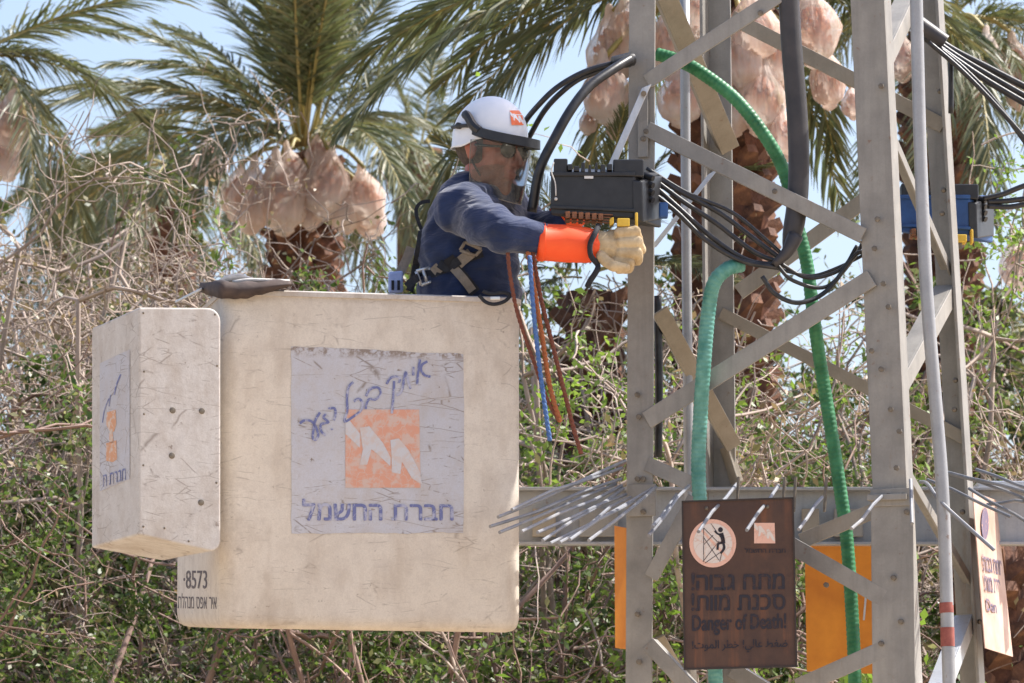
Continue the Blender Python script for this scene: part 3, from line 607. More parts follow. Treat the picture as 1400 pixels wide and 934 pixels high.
b.add(vs_, [(j * (NA + 1) + i, j * (NA + 1) + i + 1, (j + 1) * (NA + 1) + i + 1, (j + 1) * (NA + 1) + i) for j in range(NH) for i in range(NA)])
b.build('face_shield', M['visor'], helmet, smooth=True)
b = MB(); b.tube([vs_[NH * (NA + 1) + i] for i in range(NA + 1)], .0016, 5); b.tube([vs_[j * (NA + 1)] for j in range(NH + 1)], .0014, 5); b.tube([vs_[j * (NA + 1) + NA] for j in range(NH + 1)], .0014, 5); b.build('shield_edge', M['web'], helmet, smooth=True)
b = MB()       # safety goggles
for s1 in (1, -1): b.ball(H(.090, s1 * .034, .000), (.016, .034, .025), 14, 10, (hf, hl, hu))
b.tube(spline([H(.090, .06, .006), H(.05, .076, .006), H(-.02, .080, .01)], 4), .004, 6); b.tube(spline([H(.090, -.06, .006), H(.05, -.076, .006), H(-.02, -.080, .01)], 4), .004, 6)
b.build('goggles', M['lens'], person, smooth=True)
b = MB()
for s1 in (1, -1): b.tube(spline([H(-.02, s1 * .082, .03), H(-.01, s1 * .078, -.03), H(.02, s1 * .058, -.085), H(.05, 0, -.138)], 5), .0035, 5)
b.build('chin_strap', M['web_dark'], person, smooth=True)
# gloves
gax = hRf; g1 = W(736, 331, 14.08); g2 = W(812, 336, 14.09); b = MB()
L_ = (g2 - g1)
b.tube([g1 - L_ * .02, g1, g1 + L_ * .02, g1 + L_ * .10, g1 + L_ * .12, g1 + L_ * .5, g1 + L_ * .9, g1 + L_ * 1.12, g1 + L_ * 1.12], [.049, .055, .057, .057, .054, .055, .052, .042, .03], 24)
b.v = [v + Vector((0, 0, 1)) * .002 * noise.noise(v * 30) + Vector((0, -1, 0)) * .004 * noise.noise(v * 18) for v in b.v]
glove1 = b.build('orange_gauntlet', M['orange_cloth'], person, smooth=40)
b = MB(); b.tube(spline(WS([(818, 309, 14.08), (814, 318, 14.035), (807, 334, 14.028), (808, 350, 14.032), (817, 362, 14.05), (816, 370, 14.04), (807, 384, 14.05), (803, 392, 14.06)]), 4), .0085, 8); b.build('glove_strap', M['web_dark'], glove1, smooth=True)
b = MB(); c0 = W(836, 338, 14.09)
up2 = UPV; fx = Vector((1, 0, .02)).normalized(); ny = Vector((0, -1, 0))
b.cap(W(814, 336, 14.09), W(832, 338, 14.09), .046, .046, 5); b.ball(W(840, 339, 14.09), (.052, .036, .054), 16, 12)
for i, (x_, y_, x2, y2, x3, y3) in enumerate(((846, 318, 868, 316, 872, 326), (848, 332, 872, 331, 876, 342), (848, 346, 872, 346, 872, 356), (842, 358, 862, 360, 860, 368))):
    r_ = (.0158, .0162, .0158, .0142)[i]
    b.cap(W(x_, y_, 14.060), W(x2, y2, 14.062), r_, r_); b.cap(W(x2, y2, 14.062), W(x3, y3, 14.10), r_, r_ * .95); b.cap(W(x3, y3, 14.10), W(x3 - 14, y3 + 1, 14.125), r_ * .95, r_ * .85)
b.cap(W(822, 352, 14.05), W(838, 364, 14.035), .017, .016); b.cap(W(838, 364, 14.035), W(856, 366, 14.04), .016, .013)   # thumb closing below
gm = remesh(b, .003, 1, lambda p: .0022 * noise.noise(p * 40) + .001 * noise.noise(p * 110)); gm.build('leather_glove', M['glove'], person, smooth=True)
b = MB(); q1 = Lw - hLf * .02; q2 = hL; L2 = q2 - q1
b.tube([q1, q1 + L2 * .03, q1 + L2 * .4, q1 + L2 * .8], [.048, .052, .050, .04], 20); b.build('orange_gauntlet', M['orange_cloth'], person, smooth=40)
b = MB(); hand(b, hL, hLf, hLu, 1.0, .6, .014, 1); remesh(b, .005, 3).build('leather_glove', M['glove'], person, smooth=True)
# harness straps lying on the shirt
bvh_s = BVHTree.FromPolygons([v.co + WL[shirt.name] for v in shirt.data.vertices], [tuple(p.vertices) for p in shirt.data.polygons])
def strap(pts, wd, mat, name='strap', thick=.003, parent=None, dflt=14.2, off=.006):
    P = spline([Vector((a, c_, 0)) for a, c_ in pts], 6); b = MB(); rows = []
    for i, p in enumerate(P):
        dd = (P[min(i + 1, len(P) - 1)] - P[max(i - 1, 0)]).normalized(); n_ = Vector((-dd.y, dd.x, 0)) * wd / 2
        c_ = hit(bvh_s, p.x, p.y, off) or W(p.x, p.y, dflt); a1 = W(p.x + n_.x, p.y + n_.y, c_.y); a2 = W(p.x - n_.x, p.y - n_.y, c_.y); rows.append((a1, a2, a2 + Vector((0, thick, 0)), a1 + Vector((0, thick, 0))))
    b.add([v for r_ in rows for v in r_], [(i * 4 + k, (i + 1) * 4 + k, (i + 1) * 4 + (k + 1) % 4, i * 4 + (k + 1) % 4) for i in range(len(rows) - 1) for k in range(4)] + [(0, 1, 2, 3), tuple((len(rows) - 1) * 4 + k for k in range(4))])
    return b.build(name, mat, parent or har, smooth=30)
har = bpy.data.objects.new('harness', None); reg(har, W(620, 370, 14.2), person)
strap([(660, 346), (640, 353), (620, 362), (600, 371), (570, 380), (556, 392)], 11, M['web_dark'])
strap([(644, 346), (634, 354), (626, 361)], 15, M['web'], off=.010)
strap([(601, 365), (592, 373)], 14, M['web'], off=.010)
strap([(613, 352), (622, 366), (636, 382), (650, 400)], 15, M['web_dark'], off=.009)
strap([(620, 366), (634, 382), (646, 398)], 12, M['web'], off=.012)
strap([(600, 360), (612, 366), (628, 356)], 12, M['web_dark'], off=.012)
strap([(588, 275), (576, 277), (569, 286), (571, 300), (577, 316)], 5, M['web_dark'], dflt=14.40)
strap([(577, 316), (572, 345), (566, 378), (560, 398)], 10, M['web_dark'], dflt=14.40)
strap([(562, 338), (556, 354), (546, 374)], 13, M['web'], dflt=14.44)
b = MB()
for (a, c_, a2, c2) in ((569, 371, 587, 366), (587, 366, 593, 384), (593, 384, 576, 390), (576, 390, 569, 371), (578, 368, 584, 387)):
    y_ = (hit(bvh_s, 580, 378, .030) or W(580, 378, 14.2)).y; b.tube([W(a, c_, y_), W(a2, c2, y_)], .0052, 6)
b.build('buckle', M['buckle'], har, smooth=True)
b = MB()
for (a, c_, a2, c2) in ((636, 331, 658, 341), (658, 341, 650, 350), (650, 350, 629, 342), (629, 342, 636, 331)):
    y_ = (hit(bvh_s, 644, 340, .024) or W(644, 340, 14.2)).y; b.tube([W(a, c_, y_), W(a2, c2, y_)], .0052, 6)
b.build('buckle', M['web'], har, smooth=True)
b = MB(); b.box(W(541, 386, 14.42), Vector((.022, 0, .002)), Vector((0, .01, 0)), Vector((0, 0, .032))); wp = b.build('webbing_pad', M2('pale_blue_webbing', srgb(150, 168, 216), srgb(176, 190, 228), 30, .8, .3), har, bevel=.006)
b = MB(); b.box(W(537, 390, 14.405), Vector((.004, 0, 0)), Vector((0, .004, 0)), Vector((0, 0, .014))); b.box(W(545, 390, 14.405), Vector((.004, 0, 0)), Vector((0, .004, 0)), Vector((0, 0, .014))); b.build('slot', M['web_dark'], har)
# snap hook hanging over the rim
b = MB(); pts = [(655, 404), (664, 413), (676, 416), (690, 412), (697, 404), (688, 400), (672, 402), (660, 398)]
b.tube(spline([W(a, c_, 14.045) for a, c_ in pts], 4), .0055, 6); b.build('snap_hook', M['web_dark'], har, smooth=True)
b = MB(); b.box(W(677, 408, 14.045), Vector((.014, 0, 0)), Vector((0, .006, 0)), Vector((0, 0, .005))); b.build('hook_gate', M['buckle'], har, bevel=.002)
# ================================================================ LATTICE TOWER
TA = R(17); e1 = Vector((math.cos(TA), -math.sin(TA), 0)); e2 = Vector((math.sin(TA), math.cos(TA), 0)); NF = -e2; NR = e1
tower = empty('lattice_tower', Vector((W(1080, 467, 14.6).x, 14.6, 0)), 'grey galvanised steel lattice tower with diagonal braces beside the bucket', 'tower')
def corner(top, bot, Y):
    a, c_ = W(top, 0, Y), W(bot, 934, Y); dd = (a - c_) / (a.z - c_.z); return lambda z: c_ + dd * (z - c_.z)
YFL, YFR, YBL, YBR = 14.42, 14.20, 15.06, 14.86
cFL, cFR, cBL, cBR = corner(860, 855, YFL), corner(1209, 1252, YFR), corner(966, 976, YBL), corner(1290, 1347, YBR)
ZT = 6.2
def leg(cf, u, v, wu, wv, t=.010, mat='steel'):
    b = MB(); a, c_ = cf(0.0), cf(ZT)
    b.bar(a + u * wu / 2 + v * t / 2, c_ + u * wu / 2 + v * t / 2, u * wu / 2, v * t / 2)
    b.bar(a + v * (wv / 2 + t) + u * t / 2, c_ + v * (wv / 2 + t) + u * t / 2, v * wv / 2, u * t / 2)
    return b.build('leg', M[mat], tower, bevel=.002)
leg(cFL, e1, e2, .080, .080); leg(cFR, -e1, e2, .102, .085); leg(cBL, e1, -e2, .078, .078); leg(cBR, -e1, -e2, .075, .075)
def brace(p0, p1, n, wd, side=1, mat='steel', t=.007, lip=None, name='brace'):
    b = MB(); b.angle(p0, p1, n, wd, t, side, lip); return b.build(name, M[mat], tower, bevel=.0015)
def PF(px, py, off=0): return onplane(px, py, cFL(4) + NF * off, (cFR(4) - cFL(4)).cross(Z).normalized())
brace(PF(884, 112, .006), PF(1068, -8, .006), NF, .046); brace(PF(884, 176, .014), PF(1180, 322, .014), NF, .046, -1)
brace(PF(884, 575, .006), PF(1192, 380, .006), NF, .054); brace(PF(884, 634, .006), PF(960, 668, .006), NF, .044, -1)
brace(PF(1075, 742, .006), PF(1215, 822, .006), NF, .050, -1); brace(PF(1090, 940, .006), PF(1225, 880, .006), NF, .05)
brace(PF(890, 790, .006), PF(950, 680, .006), NF, .044); brace(PF(886, 880, .006), PF(960, 960, .006), NF, .044)
brace(PF(1095, 740, -.03), PF(1215, 690, -.03), NF, .045, 1, 'steel_tan')
PB = lambda px, py: onplane(px, py, cBL(4) - e2 * .02, (cBR(4) - cBL(4)).cross(Z).normalized())
brace(PB(1000, 24), PB(1290, 172), NF, .046, 1, 'steel_tan'); brace(PB(985, 428), PB(1320, 600), NF, .038, 1, 'steel_tan')
brace(PB(1010, 400), PB(1190, 268), NF, .05, 1, 'steel_tan'); brace(PB(1000, 915), PB(1110, 985), NF, .05)
# left and right faces (depth planes)
brace(W(896, -6, 14.48), W(984, 205, 15.02), Vector((-1, -.6, 0)), .055, 1, 'steel_tan'); brace(W(890, 425, 14.5), W(992, 612, 15.0), Vector((-1, -.6, 0)), .045, 1, 'steel_tan')
brace(W(990, 612, 15.0), W(1005, 660, 15.0), Vector((-1, -.6, 0)), .04, -1, 'steel_tan'); brace(W(885, 870, 14.5), W(930, 948, 14.8), Vector((-1, -.6, 0)), .045, 1, 'steel_tan')
brace(W(1214, 85, 14.26), W(1256, -6, 14.80), Vector((1, -.4, 0)), .055); brace(W(1212, 165, 14.26), W(1300, 372, 14.82), Vector((1, -.4, 0)), .030, 1)
brace(W(1232, 535, 14.26), W(1305, 400, 14.82), Vector((1, -.4, 0)), .055); brace(W(1238, 640, 14.26), W(1330, 800, 14.82), Vector((1, -.4, 0)), .030)
brace(W(1292, 950, 14.3), W(1330, 850, 14.82), Vector((1, -.4, 0)), .05, 1, 'steel_new')
# gusset, splice plates, clamp collars
def plate(px0, py0, px1, py1, off, t=.006, mat='steel', name='splice_plate'):
    b = MB(); c_ = (PF(px0, py0, off) + PF(px1, py1, off)) / 2; hx = abs((PF(px1, py0, off) - PF(px0, py0, off)).length) / 2; hz = (PF(px0, py0, off) - PF(px0, py1, off)).length / 2
    b.box(c_, e1 * hx, NF * t / 2, Z * hz); return b.build(name, M[mat], tower, bevel=.0015)
plate(1192, 690, 1250, 960, .007); plate(858, 662, 897, 706, .010); plate(1190, 668, 1248, 692, .014); plate(1186, 676, 1240, 684, .022, .02)
plate(872, 120, 886, 215, .012, .005, 'steel', 'hanger_plate')
# anti-climb rods
tips = [((855, 630), (681, 707)), ((849, 655), (670, 720)), ((842, 662), (683, 728)), ((850, 664), (713, 727)), ((852, 668), (742, 739)), ((892, 668), (752, 743)), ((886, 674), (779, 738)), ((897, 666), (805, 739)),
        ((850, 640), (700, 697)), ((856, 676), (735, 728)), ((862, 680), (765, 742)), ((942, 664), (887, 732)), ((925, 676), (892, 720)), ((1007, 662), (955, 727)), ((1064, 664), (1021, 725)), ((1124, 680), (1092, 724)), ((1206, 678), (1164, 723)), ((1245, 656), (1247, 716)),
        ((1268, 656), (1382, 707)), ((1285, 643), (1420, 678)), ((1335, 642), (1420, 672)), ((1300, 648), (1420, 690)), ((1325, 668), (1420, 724)), ((1350, 690), (1410, 688))]
for (a, c_), (a2, c2) in tips:
    Yb = 14.36 - (a - 860) / 390 * .2 if a < 1260 else 14.5
    b = MB(); p0 = W(a, c_, Yb); p1 = W(a2, c2, 13.84 if a2 < 1080 else (13.95 if a2 < 1250 else 14.25)); b.tube([p0, p0.lerp(p1, .3) + Vector((0, 0, random.uniform(-.006, .010))), p0.lerp(p1, .65) + Vector((0, 0, random.uniform(-.008, .012))), p1], .0052, 8); b.build('spike', M['rod'], tower, smooth=40)
b = MB(); b.tube(spline(WS([(1258, 659, 14.3), (1268, 662, 14.2), (1290, 690, 14.1), (1359, 752, 14.0)]), 5), .0055, 8); b.build('spike', M['rod'], tower, smooth=40)
for px_ in (1073, 1010, 1130, 1088):
    b = MB(); b.tube([W(px_, 652, 14.25), W(px_ - 3, 700, 14.25)], .005, 6); b.build('hook_rod', M['bolt'], tower, smooth=40)
b = MB()
for px_, py_ in ((880, 126), (884, 180), (880, 190), (1205, 118), (1200, 300), (1196, 340), (1215, 420), (1208, 388), (1218, 560), (1226, 640), (874, 570), (872, 540), (872, 655), (880, 655), (1240, 700), (1222, 790), (1232, 850), (872, 840), (874, 905), (1192, 480), (1205, 505), (1230, 590), (1040, 18), (1060, 262), (1130, 800), (1205, 880), (880, 700), (866, 690), (1215, 678), (1235, 678)):
    p = PF(px_, py_, .012); b.tube([p, p + NF * .008, p + NF * .009], [.0085, .0085, .005], 6)
for px_, py_ in ((1285, 125), (1290, 260), (1288, 292), (1306, 520), (1305, 560), (1316, 700), (1340, 850)): p = W(px_, py_, YBR - .06); b.ball(p, .009, 6, 4)
tag(b.build('bolt_heads', M['bolt'], tower), kind='stuff')
# horizontal channel beam
b = MB(); xa, xb = W(560, 700, 14.97).x, W(1480, 700, 14.97).x; z1, z0 = W(900, 668, 14.97).z, W(900, 746, 14.97).z
b.box(((xa + xb) / 2, 14.985, (z0 + z1) / 2), ((xb - xa) / 2, 0, 0), (0, .005, 0), (0, 0, (z1 - z0) / 2)); b.box(((xa + xb) / 2, 14.955, z1 - .004), ((xb - xa) / 2, 0, 0), (0, .0245, 0), (0, 0, .005)); b.box(((xa + xb) / 2, 14.955, z0 + .004), ((xb - xa) / 2, 0, 0), (0, .0245, 0), (0, 0, .005))
b.build('cross_beam', M['pipe'], tower, bevel=.002)
for x0_, x1_ in ((728, 760), (792, 845), (1096, 1120), (1140, 1180)):
    b = MB(); p0, p1 = W(x0_, 690, 14.94), W(x1_, 740, 14.94); b.box((p0 + p1) / 2, ((p1.x - p0.x) / 2, 0, 0), (0, .012, 0), (0, 0, abs(p1.z - p0.z) / 2.6)); b.build('beam_bracket', M['steel_tan'] if x0_ % 3 else M['steel'], tower, bevel=.002)
# second beam and plate seen past the right side
b = MB(); b.box(W(1420, 690, 15.4), (.20, 0, 0), (0, .1, 0), (0, 0, .065)); b.build('end_plate', M['steel_new'], tower, bevel=.004)
# galvanised pipes and black lead cable
def thing_tube(name, pts, r, mat, label, cat, group=None, n=12, step=None, corr=None, seg=8):
    P = spline(WS(pts), seg); b = MB()
    if corr: P = resample(P, corr); b.tube(P, r, n, radf=lambda i: (1.0, 1.05, 1.05, .99)[i % 4])
    else: b.tube(P, r, n)
    o = b.build(name, M[mat], smooth=True); return tag(o, label, cat, group)
pp = empty('conduit_pipe', W(1270, 700, 14.12), 'galvanised conduit pipe with red tape running up the right side of the tower', 'pipe')
b = MB(); pl = spline(WS([(1252, -30, 14.12), (1258, 200, 14.12), (1267, 400, 14.12), (1280, 560, 14.12), (1290, 700, 14.12), (1299, 980, 14.12)]), 8); b.tube(pl, .019, 14); b.build('pipe', M['pipe'], pp, smooth=True)
for y0_, y1_, x_ in ((824, 838, 1293.5), (858, 884, 1295)):
    b = MB(); b.tube([W(x_, y0_, 14.12), W(x_ + .8, y1_, 14.12)], .0205, 14); b.build('tape', M['redtape'], pp, smooth=40)
thing_tube('vertical_pipe', [(936, -20, 14.72), (938, 300, 14.72), (942, 660, 14.72), (946, 960, 14.72)], .0155, 'pipe', 'thin galvanised pipe standing between the two left tower legs', 'pipe', seg=3)
thing_tube('lead_cable', [(899, 405, 14.56), (901, 520, 14.56), (900, 625, 14.56)], .0125, 'cable', 'short straight black cable hanging behind the front left tower leg', 'cable')
b = MB(); b.box(W(950, 612, 14.40), (.012, 0, 0), (0, .002, 0), (0, 0, .05)); tag(b.build('cable_tag', M2('pale_tag', srgb(190, 188, 186), srgb(210, 206, 200), 40), bevel=.001), 'small pale tag tied to the teal hose between the left legs', 'tag')
# ================================================================ HOSES, CABLES
gr = thing_tube('corrugated_hose', [(898, 74, 14.52), (925, 82, 14.50), (955, 97, 14.45), (1005, 135, 14.42), (1045, 185, 14.42), (1072, 235, 14.45), (1088, 300, 14.46), (1103, 360, 14.46), (1112, 430, 14.46), (1122, 500, 14.5), (1135, 580, 14.5), (1148, 665, 14.5), (1158, 740, 14.5), (1166, 860, 14.5), (1170, 970, 14.5)], .0195, 'green', 'long green corrugated hose curving down through the middle of the tower', 'hose', corr=.0035)
thing_tube('corrugated_hose', [(1014, 362, 14.30), (994, 368, 14.28), (976, 388, 14.28), (968, 430, 14.30), (962, 500, 14.30), (957, 580, 14.34), (955, 650, 14.36), (962, 760, 14.38), (974, 850, 14.38), (980, 970, 14.38)], .0215, 'teal', 'teal corrugated hose bending over at its top behind the rusty danger sign', 'hose', corr=.0035)
P = spline(WS([(1077, -30, 14.3), (1082, 60, 14.3), (1090, 160, 14.3), (1092, 240, 14.3), (1087, 300, 14.3), (1076, 345, 14.3)]), 8)
b = MB(); b.tube(P, [.031] * 34 + [.030, .029, .027, .024, .021, .017, .015][:max(0, len(P) - 34)], 16) if len(P) >= 34 else b.tube(P, .031, 16)
tag(b.build('heavy_tube', M['tube'], smooth=True), 'thick black tube hanging down in front of the green hose', 'tube')
CG = 'black power cables strung through the tower'
def cab(pts, r, label, g_=CG): return thing_tube('power_cable', pts, r, 'cable', label, 'cable', g_, n=8)
cab([(862, 82, 14.40), (842, 86, 14.38), (800, 98, 14.34), (764, 118, 14.32), (738, 142, 14.32), (716, 170, 14.42), (708, 200, 14.5)], .0085, 'upper thin black cable arching over behind the white helmet')
cab([(862, 88, 14.38), (838, 92, 14.38), (796, 106, 14.36), (768, 126, 14.35), (744, 152, 14.40), (722, 190, 14.48)], .0085, 'lower thin black cable arching down beside the helmet visor')
cab([(862, 80, 14.36), (838, 95, 14.30), (806, 118, 14.24), (782, 148, 14.20), (760, 186, 14.18), (738, 232, 14.18), (727, 290, 14.20)], .0145, 'thickest black cable curving down just in front of the face shield')
b = MB(); b.tube(WS([(838, 86, 14.36), (858, 82, 14.37), (864, 81, 14.38)]), [.019, .021, .021], 12); tag(b.build('cable_sleeve', M['black'], smooth=40), 'black sleeve where three cables join at the left tower leg', 'sleeve')
fan = [([(888, 236), (930, 262), (985, 292), (1030, 326), (1070, 356)], .0075, 'topmost black cable running right from the black splice box'),
       ([(892, 244), (935, 276), (980, 306), (1030, 344), (1068, 360)], .0075, 'second black cable from the top leaving the black splice box'),
       ([(892, 252), (930, 286), (975, 326), (1022, 356), (1064, 362)], .0075, 'third black cable leaving the black splice box towards the tube'),
       ([(890, 262), (925, 290), (965, 328), (1012, 356), (1062, 366)], .0075, 'lowest black cable sagging from the black splice box'),
       ([(884, 230), (940, 264), (1000, 290), (1045, 326), (1074, 352)], .006, 'thin black cable lying over the bundle right of the splice box'),
       ([(1066, 360), (1105, 380), (1150, 368), (1172, 336)], .006, 'thin black cable looping from the bundle end up to the right leg'),
       ([(1062, 362), (1085, 384), (1130, 392), (1168, 352), (1180, 330)], .006, 'middle black loop below the end of the thick tube'),
       ([(1042, 378), (1060, 402), (1092, 414), (1130, 398), (1168, 350), (1182, 345)], .007, 'lowest black loop crossing the green hose below the bundle'),
       ([(1060, 366), (1080, 372), (1112, 377), (1150, 364), (1186, 346)], .005, 'shallow thin black loop just under the cable bundle')]
for i, (pts, r, lb) in enumerate(fan): cab([(a, c_, 14.30 - .012 * (i % 4) + .03 * (a > 1100)) for a, c_ in pts], r, lb)
b = MB(); b.tube(spline(WS([(1088, 322, 14.27), (1076, 345, 14.26), (1058, 362, 14.26)]), 4), [.024, .023, .022, .02, .018, .016, .014, .012, .011][:9], 10); tag(b.build('cable_boot', M['tube'], smooth=True), 'tapered grey-black boot gathering the cables under the thick tube', 'boot')
RG = 'black cables leaving the tower at upper right'
for i, pts in enumerate(([(1258, 36), (1300, 66), (1350, 92), (1420, 128)], [(1260, 42), (1300, 72), (1350, 102), (1420, 142)], [(1262, 50), (1304, 80), (1352, 112), (1420, 152)], [(1284, 66), (1320, 96), (1360, 138), (1410, 206)], [(1270, 58), (1310, 92), (1352, 134), (1408, 196)])):
    cab([(a, c_, 14.7 - .02 * i) for a, c_ in pts], .0105 if i < 3 else .0075, ['uppermost of the black cables running out at the upper right', 'second of the black cables running out at the upper right', 'third of the black cables running out at the upper right', 'lowest black cable drooping steeply at the upper right', 'black cable drooping second lowest at the upper right'][i], RG)
b = MB(); b.tube(WS([(1240, 22, 14.66), (1262, 38, 14.66), (1292, 58, 14.66)]), [.028, .027, .024], 14); tag(b.build('grey_sleeve', M['tube'], smooth=40), 'wide grey sleeve around the cables behind the conduit pipe', 'sleeve')
thing_tube('drop_cable', [(1300, 78, 14.7), (1300, 155, 14.7)], .008, 'cable', 'short vertical black cable hanging below the upper right cables', 'cable', n=8)
for i, pts in enumerate(([(1344, 272), (1370, 266), (1395, 256), (1430, 244)], [(1350, 276), (1375, 275), (1400, 272), (1430, 268)], [(1350, 282), (1380, 283), (1405, 279), (1430, 276)])):
    cab([(a, c_, 15.0) for a, c_ in pts], .0085, ['top black cable leaving the blue splice box', 'middle black cable leaving the blue splice box', 'bottom black cable leaving the blue splice box'][i], 'black cables leaving the blue box')
# ropes
def rope(pts, r, mat, label):
    P = resample(spline(WS(pts), 8), .004); b = MB()
    for ph in (0, math.pi):
        q_ = []; 
        for i, p in enumerate(P):
            a = i * .8 + ph; q_.append(p + Vector((math.cos(a), math.sin(a), 0)) * r * .28)
        b.tube(q_, r * .60, 6)
    return tag(b.build('rope', M[mat], smooth=True), label, 'rope', 'ropes hanging beside the bucket')
rope([(694, 345, 14.02), (698, 380, 14.02), (708, 430, 14.03), (730, 495, 14.04), (748, 545, 14.05), (764, 576, 14.06)], .0075, 'rope_dark', 'dark red rope hanging closest to the bucket edge')
rope([(724, 350, 14.0), (729, 420, 14.01), (735, 480, 14.02), (744, 550, 14.02), (752, 604, 14.03)], .0085, 'rope_blue', 'blue rope hanging among the brown ropes')
rope([(722, 345, 14.03), (731, 400, 14.03), (741, 460, 14.04), (752, 530, 14.05), (766, 578, 14.05)], .0095, 'rope_brown', 'light brown rope hanging straight beside the blue rope')
rope([(728, 345, 14.05), (740, 410, 14.05), (755, 470, 14.06), (770, 530, 14.07), (784, 585, 14.08), (795, 622, 14.08)], .0085, 'rope_dark', 'dark red rope hanging farthest right with the longest end')
# ================================================================ SPLICE BOXES
def splice(Y, pts, main, label, dx=0, dy=0, sc_=1.0, full=True):
    A = lambda x_, y_, y2=0: W(pts[0] + (x_ - 750) * sc_ + dx, pts[1] + (y_ - 218) * sc_ + dy, Y + y2)
    o = empty('splice_box', A(830, 265), label, 'splice box')
    b = MB(); D = .20
    b.hexa([A(752, 294, 0), A(868, 300, 0), A(905, 312, D), A(790, 300, D), A(752, 236, 0), A(868, 240, 0), A(900, 236, D), A(790, 230, D)]); b.build('housing', M[main], o, bevel=.006)
    b = MB(); b.hexa([A(866, 302, -.004), A(880, 304, -.004), A(906, 300, D), A(894, 298, D), A(864, 246, -.004), A(878, 248, -.004), A(906, 240, D), A(894, 240, D)]); b.build('end_cap', M['black'], o, bevel=.004)
    for (x0_, x1_, y0_, y1_) in ((757, 776, 219, 240), (838, 880, 220, 244)):
        b = MB(); p0, p1 = A(x0_, y0_, .03), A(x1_, y1_, .03); b.box((p0 + p1) / 2, ((p1.x - p0.x) / 2, 0, 0), (0, .03, 0), (0, 0, abs(p1.z - p0.z) / 2)); b.build('lug', M['black'] if main == 'black' else M['black'], o, bevel=.004)
    for k in range(7):
        x_ = 779 + k * 9; b = MB(); p = A(x_, 233 + (k % 2) * 2, .05); b.box(p, (.003 + .005 * random.random(), 0, 0), (0, .06, 0), (0, 0, .006 + .010 * random.random())); b.build('fin', M['black'], o, bevel=.002)
    b = MB(); p0, p1 = A(752, 238, -.004), A(868, 238, -.004); b.bar(p0, p1, Z * .006, Vector((0, .004, 0))); p0, p1 = A(752, 283, -.004), A(868, 288, -.004); b.bar(p0, p1, Z * .005, Vector((0, .004, 0))); b.build('ridge', M[main], o, bevel=.002)
    for k in range(6):
        b = MB(); p = A(776 + k * 9, 297 + k * .6, .02); b.box(p, (.007, 0, 0), (0, .05, 0), (0, 0, .010)); b.build('contact', M['brown'], o, bevel=.002)
    for k in range(4):
        b = MB(); p0 = A(772, 291 + k * 3.6, -.004); p1 = A(838, 294 + k * 3.8, -.004); b.bar(p0, p1, Z * .0018, Vector((0, .003, 0))); b.build('copper_bar', M['brown'], o)
    b = MB(); 
    b.box(A(852, 306, -.02), (.018, 0, 0), (0, .03, 0), (0, 0, .012)); b.box(A(870, 302, -.02), (.004, 0, 0), (0, .02, 0), (0, 0, .022)); b.box(A(836, 304, -.02), (.006, 0, .003), (0, .02, 0), (0, 0, .010)); b.build('clamp', M['yellow'], o, bevel=.003)
    b = MB(); b.box(A(852, 316, -.03), (.006, 0, 0), (0, .008, 0), (0, 0, .01)); b.build('clamp_screw', M['bolt'], o, bevel=.002)
    for k in range(4):
        b = MB(); b.tube([A(878, 240 + k * 9, .08), A(893, 244 + k * 10, .06)], [.012, .009], 10); b.build('cable_gland', M['black'], o, smooth=40)
    return o, A
bx_, A_ = splice(14.10, (750, 218), 'black', 'black cable splice box with yellow clamp above the gloved hand')
b = MB(); p = A_(805, 242, -.004); b.box(p, (.013, 0, 0), (0, .002, 0), (0, 0, .005)); b.build('sticker', M2('white_sticker', srgb(200, 200, 200), srgb(215, 215, 215), 20), bx_)
b = MB(); b.tube(spline([A_(757, 222, -.012), A_(754, 235, -.012), A_(759, 250, -.012), A_(760, 268, -.012)], 4), .002, 5); b.ball(A_(760, 272, -.012), .005, 8, 6); b.build('cord', M2('white_cord', srgb(190, 188, 180), srgb(210, 205, 200), 20), bx_, smooth=True)
b = MB(); b.box(A_(907, 288, .1), (.013, 0, 0), (0, .02, 0), (0, 0, .022)); b.build('blue_tag', M['blueplastic'], bx_, bevel=.004)
b2_, A2 = splice(14.96, (1225, 252), 'blueplastic', 'blue cable splice box mounted behind the back right tower leg', sc_=.86)
# bright strut carrying the black box
st_ = empty('support_strut', W(870, 180, 14.3), 'bright steel strut slanting down from the left leg to the black box', 'strut')
b = MB(); b.bar(W(884, 118, 14.34), W(826, 250, 14.34), Vector((.014, 0, .006)), Vector((0, .004, 0))); b.build('bar', M['steel_new'], st_, bevel=.0015)
b = MB(); b.tube([W(880, 128, 14.335), W(880, 128, 14.32)], .009, 6); b.build('bolt', M['bolt'], st_)
b = MB(); b.bar(W(976, 234, 14.52), W(890, 342, 14.44), Vector((.018, 0, .012)), Vector((0, .004, 0))); tag(b.build('support_strut', M['steel_new'], bevel=.0015), 'bright steel strut sloping to the right behind the black cable bundle', 'strut')
